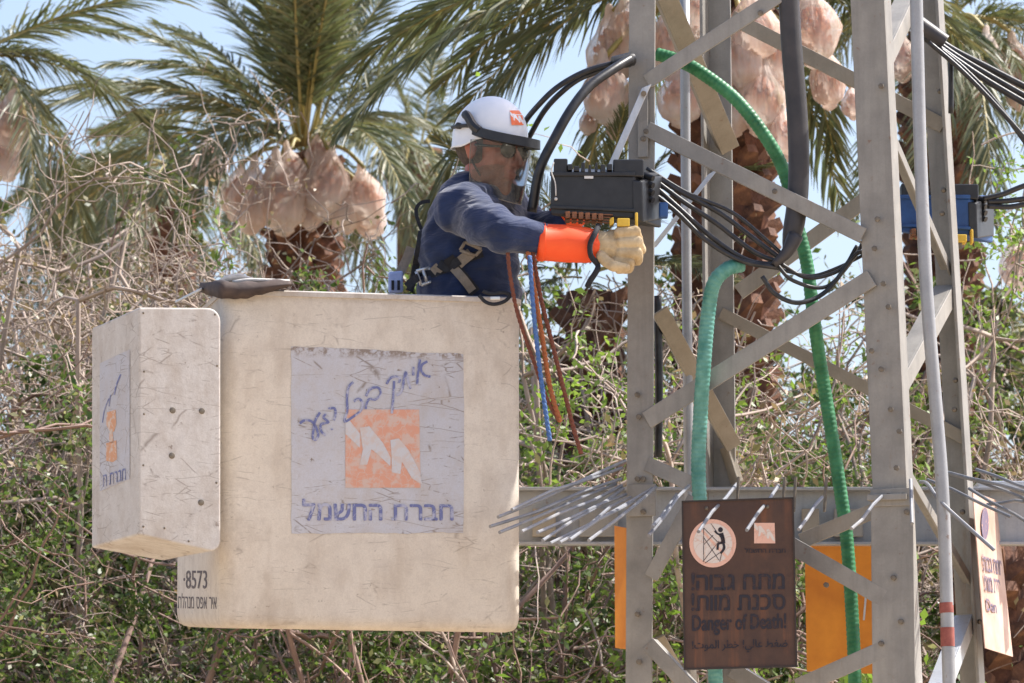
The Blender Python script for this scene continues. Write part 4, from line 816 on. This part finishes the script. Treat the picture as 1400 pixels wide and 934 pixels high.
# ================================================================ SIGNS
o = empty('danger_sign', W(1010, 800, 14.06), 'rusty brown danger sign with black warning text hung between the tower legs', 'sign')
C4 = [W(933, 686, 14.07), W(1084, 681, 14.06), W(1089, 911, 14.06), W(936, 915, 14.07)]
NSg = (C4[1] - C4[0]).cross(C4[3] - C4[0]).normalized(); NSg = NSg if NSg.y < 0 else -NSg
b = MB(); b.hexa([C4[3], C4[2], C4[2] + Vector((0, .004, 0)), C4[3] + Vector((0, .004, 0)), C4[0], C4[1], C4[1] + Vector((0, .004, 0)), C4[0] + Vector((0, .004, 0))]); b.build('plate', M['sign'], o)
for i in range(4):
    b = MB(); b.bar(C4[i] - (C4[(i + 1) % 4] - C4[i]).normalized() * .002, C4[(i + 1) % 4] + (C4[(i + 1) % 4] - C4[i]).normalized() * .002, NSg * .0035, (C4[(i + 1) % 4] - C4[i]).normalized().cross(NSg) * .0025); b.build('frame_edge', M['sign_edge'], o)
SP = C4[0]
def disc(mb, cx, cy, r, off, n_=40, r2=None):
    pts = [(cx + r * math.cos(2 * math.pi * k / n_), cy + r * 1.03 * math.sin(2 * math.pi * k / n_)) for k in range(n_)]
    poly_on(mb, pts, SP, NSg, off)
b = MB(); disc(b, 974.5, 743, 32, .0012); b.build('pictogram_ring', M['ink_pink'], o)
b = MB(); disc(b, 974.5, 743, 26.5, .0018); b.build('pictogram_disc', M['ink_cream'], o)
b = MB(); stroke_on(b, [(957, 722), (975, 742), (994, 762)], 3.5, SP, NSg, .0022); b.build('pictogram_slash', M['ink_pink'], o)
b = MB()
for a, c_, a2, c2 in ((962, 722, 962, 768), (962, 735, 983, 766), (983, 740, 961, 768), (962, 722, 981, 741), (972, 716, 990, 742), (975, 732, 962, 745), (990, 742, 984, 768), (984, 756, 964, 770)): stroke_on(b, [(a, c_), ((a + a2) / 2, (c_ + c2) / 2), (a2, c2)], 1.0, SP, NSg, .0025)
b.build('pictogram_tower', M['ink_dark'], o)
b = MB()
poly_on(b, [(985 + 3.4 * math.cos(k), 724.5 + 3.6 * math.sin(k)) for k in [i * math.pi / 5 for i in range(10)]], SP, NSg, .0027)
for st, wd in (([(986, 729), (988, 736), (989, 743)], 5.5), ([(986, 731), (981, 730), (977, 726)], 2.4), ([(988, 742), (982, 744), (981, 752)], 3.2), ([(989, 743), (990, 750), (985, 757)], 3.4), ([(987, 732), (990, 738), (986, 741)], 2)): stroke_on(b, st, wd, SP, NSg, .0028)
b.build('pictogram_man', M['ink_sign'], o)
b = MB(); poly_on(b, [(1031, 715), (1059, 715), (1060, 743), (1031, 743)], SP, NSg, .0014); b.build('sign_emblem', M['ink_pink'], o)
b = MB(); zz(b, 1031, 713, 1058, 742, SP, NSg, .002); b.build('emblem_flash', M['ink_cream'], o)
for nm_, tx, qd, bd in (('company_line', 'חברת החשמל'[::-1], ((1018, 749), (1074, 749), (1074, 756), (1018, 756)), .02), ('warning_line', 'מתח גבוה!'[::-1], ((945, 783), (1073, 781), (1073, 806), (945, 808)), .022),
        ('warning_line', 'סכנת מוות!'[::-1], ((945, 811), (1074, 809), (1074, 834), (945, 836)), .022), ('warning_line', 'Danger of Death!', ((946, 841), (1075, 838), (1075, 866), (946, 870)), .035),
        ('warning_line', '\uFEBF\uFED0\uFEC2 \uFECB\uFE8E\uFEDF\uFEF2! \uFEA7\uFEC4\uFEAE \uFE8D\uFEDF\uFEE4\uFEEE\uFE95!'[::-1], ((946, 876), (1077, 873), (1077, 891), (946, 894)), .025)):
    b = MB(); text_on(b, tx, qd, SP, NSg, bd); b.build(nm_, M['ink_sign'], o)
b = MB()
for x_, y_ in ((966, 695), (1049, 693)): p = onplane(x_, y_, SP, NSg); b.ball(p, .006, 8, 5)
tag(b.build('rivets', M['bolt'], o), kind='stuff')
def flat_sign(quadw, mat, label, group=None, t=.003):
    o = empty('warning_sign', sum(quadw, Vector()) / 4, label, 'sign', group); b = MB(); n_ = (quadw[1] - quadw[0]).cross(quadw[3] - quadw[0]).normalized() * t
    b.hexa([quadw[3], quadw[2], quadw[2] + n_, quadw[3] + n_, quadw[0], quadw[1], quadw[1] + n_, quadw[0] + n_]); b.build('plate', M[mat], o); return o, n_
os_, _ = flat_sign([W(1100, 738, 15.12), W(1207, 732, 15.10), W(1212, 922, 15.10), W(1103, 918, 15.12)], 'orange_sign', 'orange back of a metal sign behind the green hose')
for a, c_, a2, c2 in ((1158, 812, 1159, 848), (1184, 812, 1181, 848)):
    b = MB(); b.bar(W(a, c_, 15.085), W(a2, c2, 15.085), Vector((.003, 0, 0)), Vector((0, .002, 0))); b.build('hanger', M['steel_new'], os_)
flat_sign([W(840, 719, 14.52), W(857, 722, 14.44), W(857, 888, 14.44), W(841, 886, 14.52)], 'orange_sign', 'narrow orange sign seen nearly edge-on beside the front left leg')
rs, rn = flat_sign([W(1330, 672, 14.60), W(1362, 684, 14.95), W(1385, 898, 14.95), W(1347, 886, 14.60)], 'pink_sign', 'faded pink warning sign seen at an angle at the right edge')
VIO = ink('faded_violet_print', srgb(110, 98, 120), srgb(190, 150, 130), .58); RP = W(1330, 672, 14.60); RN = (W(1362, 684, 14.95) - RP).cross(W(1347, 886, 14.60) - RP).normalized(); RN = RN if RN.y < 0 else -RN
for tx, qd in (('מתח גבוה!'[::-1], ((1341, 757), (1367, 764), (1369, 788), (1343, 781))), ('סכנת מוות!'[::-1], ((1343, 784), (1369, 791), (1371, 815), (1345, 808))), ('Danger', ((1346, 818), (1372, 826), (1374, 848), (1348, 840)))): b = MB(); text_on(b, tx, qd, RP, RN, .03, .004); b.build('warning_line', VIO, rs)
b = MB(); poly_on(b, [(1345 + 5 * math.cos(k), 716 + 22 * math.sin(k)) for k in [i * math.pi / 10 for i in range(20)]], RP, RN, .004)
b.build('pictogram', VIO, rs)
# ================================================================ PALMS
def frond_mesh(name, L, droop, n_leaf, leaf, seed, sag=.5, twist=0.0):
    rg = np.random.default_rng(seed); V = []; F = []
    def pt(t): return np.array([L * (t - .18 * droop * t * t), 0, -droop * L * .55 * t ** 2.1])
    K = 14; 
    for i in range(K + 1):
        p = pt(i / K); r_ = .020 * (1 - .85 * i / K) + .003
        for k in range(3): a = 2 * math.pi * k / 3; V.append(p + np.array([0, math.cos(a) * r_, math.sin(a) * r_]))
    F = [(i * 3 + k, i * 3 + (k + 1) % 3, (i + 1) * 3 + (k + 1) % 3, (i + 1) * 3 + k) for i in range(K) for k in range(3)]; nr = len(F)
    for i in range(n_leaf):
        t = .16 + .84 * (i / n_leaf) ** .95; p = pt(t); tn = pt(min(1, t + .02)) - pt(t - .02); tn /= np.linalg.norm(tn)
        Lf = leaf * (math.sin(math.pi * min(1, (t * .86 + .12))) ** .55 * .9 + .12) 
        for sgn in (1, -1):
            if rg.random() < .05: continue
            ang = R(52 - 26 * t + rg.normal(0, 7)); up = R(rg.normal(24, 13) - 14 * sag)
            nb = np.cross(tn, [0, 1, 0]); nb = -nb if nb[2] < 0 else nb; nb /= np.linalg.norm(nb)
            dd = tn * math.cos(ang) + np.array([0, sgn, 0]) * math.sin(ang) * math.cos(up) + nb * math.sin(up) * math.sin(ang)
            l = Lf * rg.uniform(.8, 1.1); wv = np.cross(dd, nb); wv /= np.linalg.norm(wv) + 1e-9; wv = wv * .5 + nb * rg.uniform(-.8, .8); wv /= np.linalg.norm(wv); wv *= .0105 * rg.uniform(.8, 1.25)
            g_ = np.array([0, 0, -1.0]) * sag * l; m0 = len(V)
            q1 = p + dd * l * .4 + g_ * .10; q2 = p + dd * l * .75 + g_ * .32; q3 = p + dd * l * .98 + g_ * .62
            V += [p - wv * .5, p + wv * .5, q1 + wv, q1 - wv, q2 + wv * .8, q2 - wv * .8, q3 + wv * .1, q3 - wv * .1]; F += [(m0, m0 + 1, m0 + 2, m0 + 3), (m0 + 3, m0 + 2, m0 + 4, m0 + 5), (m0 + 5, m0 + 4, m0 + 6, m0 + 7)]
    me = bpy.data.meshes.new(name); me.from_pydata([tuple(v) for v in V], [], F); me.materials.append(M['frond']); me.materials.append(M['rachis'])
    me.polygons.foreach_set('material_index', [1] * nr + [0] * (len(F) - nr)); return me
FR = [frond_mesh('frond', 3.1, .18, 120, .50, 1, .25), frond_mesh('frond', 3.2, .42, 120, .52, 2, .45), frond_mesh('frond', 3.2, .75, 120, .50, 3, .65), frond_mesh('frond', 3.0, 1.05, 90, .48, 4, .8), frond_mesh('frond', 2.8, .3, 85, .42, 5, .2)]
def boot_mesh():
    b = MB(); w0, h0, d0 = .062, .05, .085
    b.hexa([Vector((-.02, -w0, -h0)), Vector((-.02, w0, -h0)), Vector((-.02, w0 * .9, h0 * .6)), Vector((-.02, -w0 * .9, h0 * .6)), Vector((d0, -w0 * .42, h0 * .55)), Vector((d0, w0 * .42, h0 * .55)), Vector((d0 * .8, w0 * .36, h0 * 1.35)), Vector((d0 * .8, -w0 * .36, h0 * 1.35))])
    me = bpy.data.meshes.new('leaf_base'); me.from_pydata(b.v, [], b.f); me.materials.append(M['boot']); return me
BOOT = boot_mesh()
def inst(me, name, world, rot, scl, parent):
    o = bpy.data.objects.new(name, me); reg(o, world, parent); o.rotation_euler = rot.to_euler() if hasattr(rot, 'to_euler') else rot; o.scale = scl if hasattr(scl, '__len__') else (scl,) * 3; return o
def bag_mesh(seed):
    b = MB(); b.ball((0, 0, 0), (.17, .17, .27), 34, 26); rs_ = Vector((seed * 3.1, seed, 0)); out = []
    for v in b.v:
        t = (v.z + .25) / .5; k = max(.16, min(1.0, (1 - t) * 2.0)) ** .6 * (1 if t > .14 else .45 + .55 * t / .14 + (.30 if t < .05 else 0))
        ang = math.atan2(v.y, v.x); fold = 1 + .075 * math.sin(ang * 11 + seed + v.z * 5) * (.35 + t) + .22 * noise.noise(v * 5 + rs_) + .07 * noise.noise(v * 15 + rs_)
        out.append(Vector((v.x * k * fold, v.y * k * fold, v.z + (.03 if t > .97 else 0))))
    b.v = out; me = bpy.data.meshes.new('fruit_bag'); me.from_pydata(b.v, [], b.f); me.materials.append(M['bag']); me.polygons.foreach_set('use_smooth', [True] * len(b.f)); return me
BAG = [bag_mesh(i) for i in range(4)]
def dates_mesh():
    b = MB()
    for k in range(190):
        a = random.uniform(0, 2 * math.pi); z_ = random.uniform(-.15, .09); r_ = .118 * math.sqrt(random.random()) * (1 - max(0, z_ + .02) / .2); b.ball((r_ * math.cos(a), r_ * math.sin(a), z_), (.015, .015, .022), 6, 4)
    me = bpy.data.meshes.new('dates'); me.from_pydata(b.v, [], b.f); me.materials.append(M['dates']); return me
DAT = dates_mesh()
def palm(px, py, Y, trunk_px, label, nf, seed, boots, bags, elr=(82, -12), fscale=1.0, tilt=0, azr=None, tips=None, grp='date palms behind the thicket', kinds=None):
    rg = random.Random(seed); top = W(px, py, Y); rad = trunk_px / 2 * Y / FPX * .80
    root = empty('date_palm', Vector((top.x + tilt, Y, 0)), label, 'palm tree', grp)
    b = MB(); pts = []; rr = []
    for k in range(15): t = k / 14; pts.append(Vector((top.x + tilt * (1 - t), Y, top.z * t))); rr.append(rad * (1.05 - .05 * t + .03 * math.sin(k * 2.1)))
    b.tube(pts, rr, 18); b.build('trunk', M['bark'], root, smooth=True)
    if boots:
        dz = .075; z_ = top.z - .05; k = 0
        while k < boots:
            a = k * 2.39996; zk = z_ - k * dz * .118 * (.26 / rad) ; 
            p = Vector((top.x + tilt * (1 - zk / top.z) + rad * .93 * math.cos(a), Y + rad * .93 * math.sin(a), zk))
            if zk < .3: break
            inst(BOOT, 'leaf_base', p, Matrix.Rotation(a + rg.uniform(-.08, .08), 3, 'Z') @ Matrix.Rotation(rg.uniform(-.22, .02), 3, 'Y') @ Matrix.Rotation(rg.uniform(-.1, .1), 3, 'X'), (rg.uniform(.7, 1.15), rg.uniform(.9, 1.15), rg.uniform(.85, 1.15)), root); k += 1
    for tx_, ty_, dY, dr in (tips or []):
        base = top + Vector((0, 0, .06)); tip = W(tx_, ty_, Y + dY); v = tip - base; az = math.atan2(v.y, v.x); hz = math.hypot(v.x, v.y); vi = 0 if dr < .3 else 1 if dr < .6 else 2 if dr < .9 else 3
        Lm, dm = ((3.1, .18), (3.2, .42), (3.2, .75), (3.0, 1.05))[vi]; cx_, cz_ = Lm * (1 - .18 * dm), -dm * Lm * .55
        el = math.atan2(v.z, hz) - math.atan2(cz_, cx_); sc4 = v.length / math.hypot(cx_, cz_); wsc = max(.62, min(1.15, sc4)) 
        rot = Matrix.Rotation(az, 3, 'Z') @ Matrix.Rotation(-el, 3, 'Y') @ Matrix.Rotation(rg.uniform(-.35, .35), 3, 'X')
        inst(FR[vi], 'frond', base + Vector((math.cos(az), math.sin(az), 0)) * rad * .4, rot, (sc4, wsc, wsc), root)
    for k in range(nf):
        t = k / nf; el = R(elr[0] + (elr[1] - elr[0]) * t ** .85 + rg.uniform(-7, 7)); az = k * 2.39996 + rg.uniform(-.25, .25) + seed
        if azr: az = R(rg.uniform(*azr))
        me = (FR[0] if t < .25 else FR[rg.choice((0, 1, 1))] if t < .55 else FR[rg.choice((1, 2, 2))] if t < .8 else FR[rg.choice((2, 3))])
        rot = Matrix.Rotation(az, 3, 'Z') @ Matrix.Rotation(-el, 3, 'Y') @ Matrix.Rotation(rg.uniform(-.5, .5), 3, 'X')
        inst(me, 'frond', top + Vector((math.cos(az), math.sin(az), 0)) * rad * .45 + Vector((0, 0, .05 + .15 * (1 - t))), rot, fscale * rg.uniform(.85, 1.1), root)
    for i, (bx2, by2, bw2) in enumerate(bags):
        Yb = Y - rad - .12 - .1 * rg.random() if abs(bx2 - px) < trunk_px * .8 else Y - rad * .3 + rg.uniform(-.2, .2); p = W(bx2, by2, Yb); sc3 = bw2 * Y / FPX / .40
        g_ = inst(BAG[i % 4], 'fruit_bag', p, Matrix.Rotation(rg.uniform(0, 6), 3, 'Z') @ Matrix.Rotation(rg.uniform(-.25, .25), 3, 'X'), (sc3, sc3, sc3 * rg.uniform(.9, 1.15)), root)
        dd = bpy.data.objects.new('dates', DAT); dd.parent = g_; dd.location = (0, 0, .02); dd['kind'] = 'stuff'; col.objects.link(dd)
        b = MB(); st0 = top + Vector((0, 0, -.05)); b.tube(spline([st0.lerp(p, .35) + Vector((0, -.1, .25 * sc3)), st0.lerp(p, .7) + Vector((0, -.05, .30 * sc3)), p + Vector((0, 0, .24 * sc3))], 4), .014, 5); b.build('fruit_stalk', M['rachis'], root, smooth=True)
    return root
palm(415, 215, 30, 108, 'date palm with netted fruit bunches standing behind the bucket rim', 0, 3, 170,
     [(345, 270, 78), (384, 266, 84), (448, 250, 78), (474, 280, 62), (498, 268, 66), (424, 285, 46), (436, 208, 46), (507, 298, 48), (398, 236, 54), (325, 262, 56)],
     tips=[(380, -130, 1, .1), (418, -170, -1, .1), (452, -140, .8, .1), (345, -70, -1, .1), (500, -100, -.5, .1), (545, -45, .5, .4), (318, -20, 1, .4), (480, -180, 0, .1), (400, -100, -1.5, .4), (435, -90, -1.8, .1), (365, -150, 1.2, .1), (520, -70, 1.5, .4),
           (460, -60, -2, .4), (385, -50, -2, .4), (172, 10, 0, .4), (245, 20, .8, .4), (205, 60, -1, .7), (655, 8, .4, .4), (600, 30, 1.2, .4), (55, 118, -.5, .7), (30, 170, -1, 1), (120, 250, .5, 1), (590, 130, .6, .7), (610, 215, -.8, 1), (560, 265, -1.4, 1), 
           (240, 290, -1.2, 1), (278, 280, -1.6, 1), (500, 320, .8, 1), (180, 180, 1.2, .7)])
palm(990, -20, 21.5, 150, 'large date palm with fruit bags behind the left half of the tower', 0, 11, 290,
     [(836, 66, 84), (828, 122, 76), (868, 150, 66), (858, 40, 70), (912, 60, 70), (930, 130, 76), (1015, 80, 70), (1040, 130, 78), (1030, 35, 84), (1112, 36, 84), (1130, 105, 62), (1165, 140, 36), (1070, 185, 60), (960, 20, 80), (1000, 140, 70), (1065, 80, 66), (805, 165, 30), (838, 178, 24)], 
     tips=[(495, 175, -.6, .7), (512, 92, .6, .7), (560, 40, 1.5, .4), (600, 250, .4, 1), (660, -60, -1, .4), (720, 150, 1.4, 1), (770, 275, .8, 1), (850, 290, 1.6, 1), (700, 5, 1.8, .7), (1150, 190, 1.5, 1), (1100, 290, 1.8, 1), (1180, -20, 1, .4), (850, -160, 0, .4), (1100, -160, 0, .4), (640, 120, 1.6, .7), (1300, 60, 1.8, .7), (760, -80, -1, .4)])
palm(1285, 45, 27, 116, 'date palm rising behind the back right tower leg', 0, 5, 290, [(1345, 75, 62), (1385, 85, 66), (1395, 120, 54), (1235, 80, 54), (1325, 118, 46)],
     tips=[(1400, 205, -.8, 1), (1450, 140, -.4, .7), (1370, 260, -1, 1), (1340, 215, -1.2, 1), (1120, 40, .8, .7), (1090, 100, 1.2, 1), (1450, 20, 0, .4), (1320, -120, 0, .1), (1220, -110, 0, .1), (1390, -60, .5, .4), (1480, 250, 1, .7), (1150, -40, 0, .4), (1460, 80, 1.2, .4), (1420, 170, .5, .7), (1240, 230, 1.2, 1)])
palm(-60, 95, 28, 110, 'date palm just outside the left edge whose fronds reach in', 0, 8, 0, [(20, 165, 72), (6, 212, 60), (-20, 150, 70)],
     tips=[(330, -15, -.5, .4), (150, 10, .5, .4), (185, 135, .4, .7), (110, 60, 0, .4), (90, 215, -.6, 1), (60, 270, .4, 1), (20, -90, 0, .1), (-150, -60, 0, .4), (130, 300, 1, 1), (-200, 150, 0, .7)])
palm(238, 235, 37, 80, 'farther date palm standing half hidden left of the bucket palm', 0, 2, 0, [(285, 218, 56), (262, 232, 40)],
     tips=[(60, 330, 0, .7), (95, 400, -1, 1), (150, 420, .6, 1), (200, 430, -1.4, 1), (330, 390, -1, 1), (50, 240, .5, .7), (150, 160, 1, .4), (200, 130, -.5, .4), (280, 420, 1, 1), (120, 200, 0, .4), (350, 310, .5, 1), (110, 350, 1, 1), (180, 380, 1.2, .7), (80, 290, 1.4, .7)])
palm(110, 250, 42, 80, 'distant date palm filling the gap at the far left', 0, 15, 0, [],
     tips=[(-20, 300, 0, .7), (20, 380, 0, 1), (60, 430, .5, 1), (110, 450, -.6, 1), (170, 430, .8, 1), (230, 400, -1, 1), (280, 330, .5, 1), (300, 260, 0, .7), (240, 150, 1, .4), (60, 120, 0, .4), (-10, 180, -1, .4), (200, 330, -1.4, 1), (40, 330, -1.2, 1), (140, 380, -2, 1), (250, 230, 1.5, .7), (330, 370, 1, 1)])
palm(575, 205, 38, 80, 'distant date palm crown showing left of the worker', 0, 6, 0, [],
     tips=[(490, 260, 0, 1), (530, 340, -1, 1), (570, 350, .5, 1), (615, 320, -.5, 1), (680, 250, 0, .7), (480, 330, 1, 1), (560, 90, 0, .1), (650, 130, 1, .4), (500, 170, -1, .4), (600, 60, 1, .1), (700, 190, 1, .7), (450, 200, 1.5, .7)])
palm(1440, 480, 33, 90, 'low date palm at the right edge with drooping fronds', 0, 4, 0, [(1392, 360, 64), (1330, 605, 44), (1352, 590, 40)],
     tips=[(1312, 450, 0, .4), (1330, 410, .6, .4), (1300, 530, -.5, .7), (1315, 590, .5, 1), (1370, 620, -1, 1), (1400, 400, 0, .1), (1460, 350, 0, .1), (1500, 600, -1, 1), (1345, 520, -1.2, 1), (1410, 640, .3, 1), (1290, 490, 1, .7)])
palm(806, 400, 21.6, 84, 'short stout palm trunk between the ropes and the left tower leg', 12, 9, 280, [], elr=(60, -10), fscale=.28)
palm(1350, 740, 19, 110, 'thick brown palm trunk low behind the pink sign', 0, 12, 260, [])
# ================================================================ SHRUBS
def tubes_np(P, rad):          # P (N,K,3), rad (N,K)
    N_, K, _ = P.shape; T = np.gradient(P, axis=1); T /= np.linalg.norm(T, axis=2, keepdims=True) + 1e-9
    ref = np.array([.31, .17, .93]); A = np.cross(T, ref); A /= np.linalg.norm(A, axis=2, keepdims=True) + 1e-9; B = np.cross(T, A); V = []
    for k in range(3): a = 2 * math.pi * k / 3; V.append(P + (A * math.cos(a) + B * math.sin(a)) * rad[..., None])
    V = np.stack(V, 2).reshape(-1, 3); i = np.arange(N_)[:, None, None] * K * 3 + np.arange(K - 1)[None, :, None] * 3; k = np.arange(3)[None, None, :]
    F = np.stack([i + k, i + (k + 1) % 3, i + 3 + (k + 1) % 3, i + 3 + k], -1).reshape(-1, 4); return V, F
def walk(start, dirs, L, K, jit, droop=0):
    N_ = len(start); P = np.zeros((N_, K, 3)); P[:, 0] = start; d_ = dirs.copy()
    for k in range(1, K):
        d_ = d_ + rng.normal(0, jit, d_.shape) + np.array([0, 0, -droop]); d_ /= np.linalg.norm(d_, axis=1, keepdims=True); P[:, k] = P[:, k - 1] + d_ * (L / (K - 1))[:, None]
    return P
def rdir(n, zb_=0.2):
    d_ = rng.normal(0, 1, (n, 3)); d_[:, 2] += zb_; return d_ / np.linalg.norm(d_, axis=1, keepdims=True)
def shrub(px, Y, top_py, spread, label, leafm, twigm, nl, ntw, lsize=.036, leafy_frac=.9, group='shrubs of the thicket', droop=.03, twr=.0042, name='shrub'):
    top = W(px, top_py, Y); H_ = top.z; root = empty(name, (top.x, Y, 0), label, 'shrub', group); o3 = np.array([top.x, Y, 0.0])
    nm = 9; a = rng.uniform(0, 2 * math.pi, nm); d0 = np.stack([np.cos(a) * .32, np.sin(a) * .3, np.ones(nm)], 1); d0 /= np.linalg.norm(d0, axis=1, keepdims=True)
    st = o3 + np.stack([rng.normal(0, .15 * spread, nm), rng.normal(0, .12, nm), np.zeros(nm)], 1); K = 12
    P = walk(st, d0, np.full(nm, H_ * .95), K, .13); P[:, :, 0] = o3[0] + (P[:, :, 0] - o3[0]) * spread
    P[:, :, 2] = np.minimum(P[:, :, 2], H_ * .98)
    for i in range(nm):
        b = MB(); b.tube([Vector(p) for p in P[i]], [.026 * (1 - .7 * k / K) for k in range(K)], 6); b.build('branch', M[twigm], root, smooth=True)
    # secondary branches
    n2 = 150; i = rng.integers(0, nm, n2); k = rng.integers(4, K, n2); s2 = P[i, k]; P2 = walk(s2, rdir(n2, .35), rng.uniform(.5, 1.15, n2), 9, .22, .02)
    V, F = tubes_np(P2, np.linspace(.009, .004, 9)[None, :] * rng.uniform(.6, 1.4, (n2, 1)))
    n3 = ntw; i = rng.integers(0, n2, n3); k = rng.integers(2, 9, n3); s3 = P2[i, k] + rng.normal(0, .03, (n3, 3)); P3 = walk(s3, rdir(n3, .1), rng.uniform(.18, .6, n3), 7, .32, droop)
    V3, F3 = tubes_np(P3, np.linspace(1, .45, 7)[None, :] * twr * rng.uniform(.55, 1.3, (n3, 1)))
    tag(npmesh('twigs', np.concatenate([V, V3]), np.concatenate([F, F3 + len(V)]), M[twigm], root, o3), kind='stuff')
    # leaves round the twigs, in clumps: only some twigs carry many
    wgt = rng.random(n3) ** 4.0; wgt /= wgt.sum(); i = rng.choice(n3, nl, p=wgt); k = rng.integers(1, 7, nl); c = P3[i, k] + rng.normal(0, .035, (nl, 3))
    d_ = rdir(nl, .1); nrm = rdir(nl, .8); s_ = np.cross(d_, nrm); s_ /= np.linalg.norm(s_, axis=1, keepdims=True) + 1e-9; L = lsize * rng.uniform(.6, 1.35, nl)[:, None]; wd = L * rng.uniform(.2, .32, (nl, 1))
    nn = np.cross(s_, d_); V = np.stack([c, c + d_ * L * .5 + s_ * wd + nn * L * .07, c + d_ * L, c + d_ * L * .5 - s_ * wd + nn * L * .07], 1).reshape(-1, 3); F = np.arange(nl * 4).reshape(-1, 4)
    tag(npmesh('foliage', V, F, M[leafm], root, o3), kind='stuff'); return root
G1 = 'shrubs of the thicket'
SH = [  # px, Y, top, spread, label, leaf, twig, leaves, twigs
 (850, 20.6, 365, .5, 'tuft of bright green leaves above the short palm trunk', 'leafb', 'twig', 7000, 500),
 (-30, 24.2, 240, .8, 'pale dry twig thicket rising highest at the left edge', 'dryleaf', 'twig', 6000, 3200),
 (85, 24.0, 275, .7, 'dense grey twig shrub between the two tall dry shrubs', 'dryleaf', 'twig', 7000, 3400),
 (262, 33.5, 330, .6, 'low dry shrub behind and left of the bucket palm trunk', 'leaf2', 'twig', 9000, 1800),
 (20, 18.6, 395, 1.0, 'bright green leafy shrub at the left edge of the picture', 'leaf', 'twigp', 24000, 800),
 (150, 20.0, 440, 1.1, 'green shrub with pinkish stems behind the white side cover', 'leaf', 'twigp', 24000, 800),
 (40, 21.5, 235, .9, 'tall dry grey shrub standing against the palm fronds at upper left', 'dryleaf', 'twig', 7000, 3400),
 (135, 22.5, 300, .55, 'tall bare shrub with tangled grey twigs above the white side cover', 'dryleaf', 'twig', 6500, 3400),
 (330, 20.5, 560, 1.1, 'leafy shrub below the left corner of the bucket', 'leaf', 'twigp', 24000, 750),
 (500, 19.0, 600, 1.2, 'leafy shrub showing under the middle of the bucket', 'leaf', 'twigp', 24000, 750),
 (660, 20.4, 480, 1.1, 'dark green shrub showing under the right half of the bucket', 'leaf', 'twigp', 24000, 750),
 (800, 23.6, 395, .9, 'mixed shrub with dry twigs behind the hanging ropes', 'leaf', 'twig', 15000, 1100),
 (860, 18.8, 650, 1.0, 'glossy green shrub behind the front left tower leg', 'leaf', 'twigp', 24000, 750),
 (990, 20.0, 620, 1.0, 'green shrub behind the rusty danger sign', 'leaf', 'twigp', 22000, 700),
 (1090, 19.8, 385, 1.0, 'dense dry brown twig thicket seen through the middle of the tower', 'dryleaf', 'twig', 9000, 4200),
 (1010, 21.3, 420, .9, 'pale dry shrub behind the teal hose', 'dryleaf', 'twig', 5000, 2200),
 (1225, 19.5, 330, .75, 'bright green shrub seen between the two right tower legs', 'leafb', 'twig', 18000, 600),
 (1200, 18.2, 690, 1.0, 'leafy shrub low behind the front right tower leg', 'leafb', 'twigp', 16000, 600),
 (1385, 21.0, 545, 1.1, 'green shrub at the right edge behind the pink sign', 'leaf', 'twig', 20000, 700)]
for i, (px, Y, tp, sp, lb, lf, tw, nl, nt_) in enumerate(SH): shrub(px, Y, tp, sp, lb, lf, tw, int(nl * (1.35 if lf == 'leaf' else 1)), int(nt_ * (.8 if lf == 'leaf' else 1)), (.034, .030, .042)[i % 3])
for i, px in enumerate((-30, 170, 370, 560, 740, 930, 1120, 1290, 1450)):
    shrub(px, 25.5 + (i % 3) * .6, (350, 380, 470, 430, 440, 395, 400, 430, 500)[i], 1.5, ['dark olive bush deep in the thicket at the far left', 'dark olive bush deep behind the white side cover', 'dark olive bush deep behind the bucket, left part', 'dark olive bush deep behind the middle of the bucket', 'dark olive bush deep behind the ropes', 'dark olive bush deep behind the left tower legs', 'dark olive bush deep behind the middle of the tower', 'dark olive bush deep behind the right tower legs', 'dark olive bush deep at the far right'][i], 'leaf2', 'twigp', 34000, 600, .05, group='bushes at the back of the thicket', name='bush')
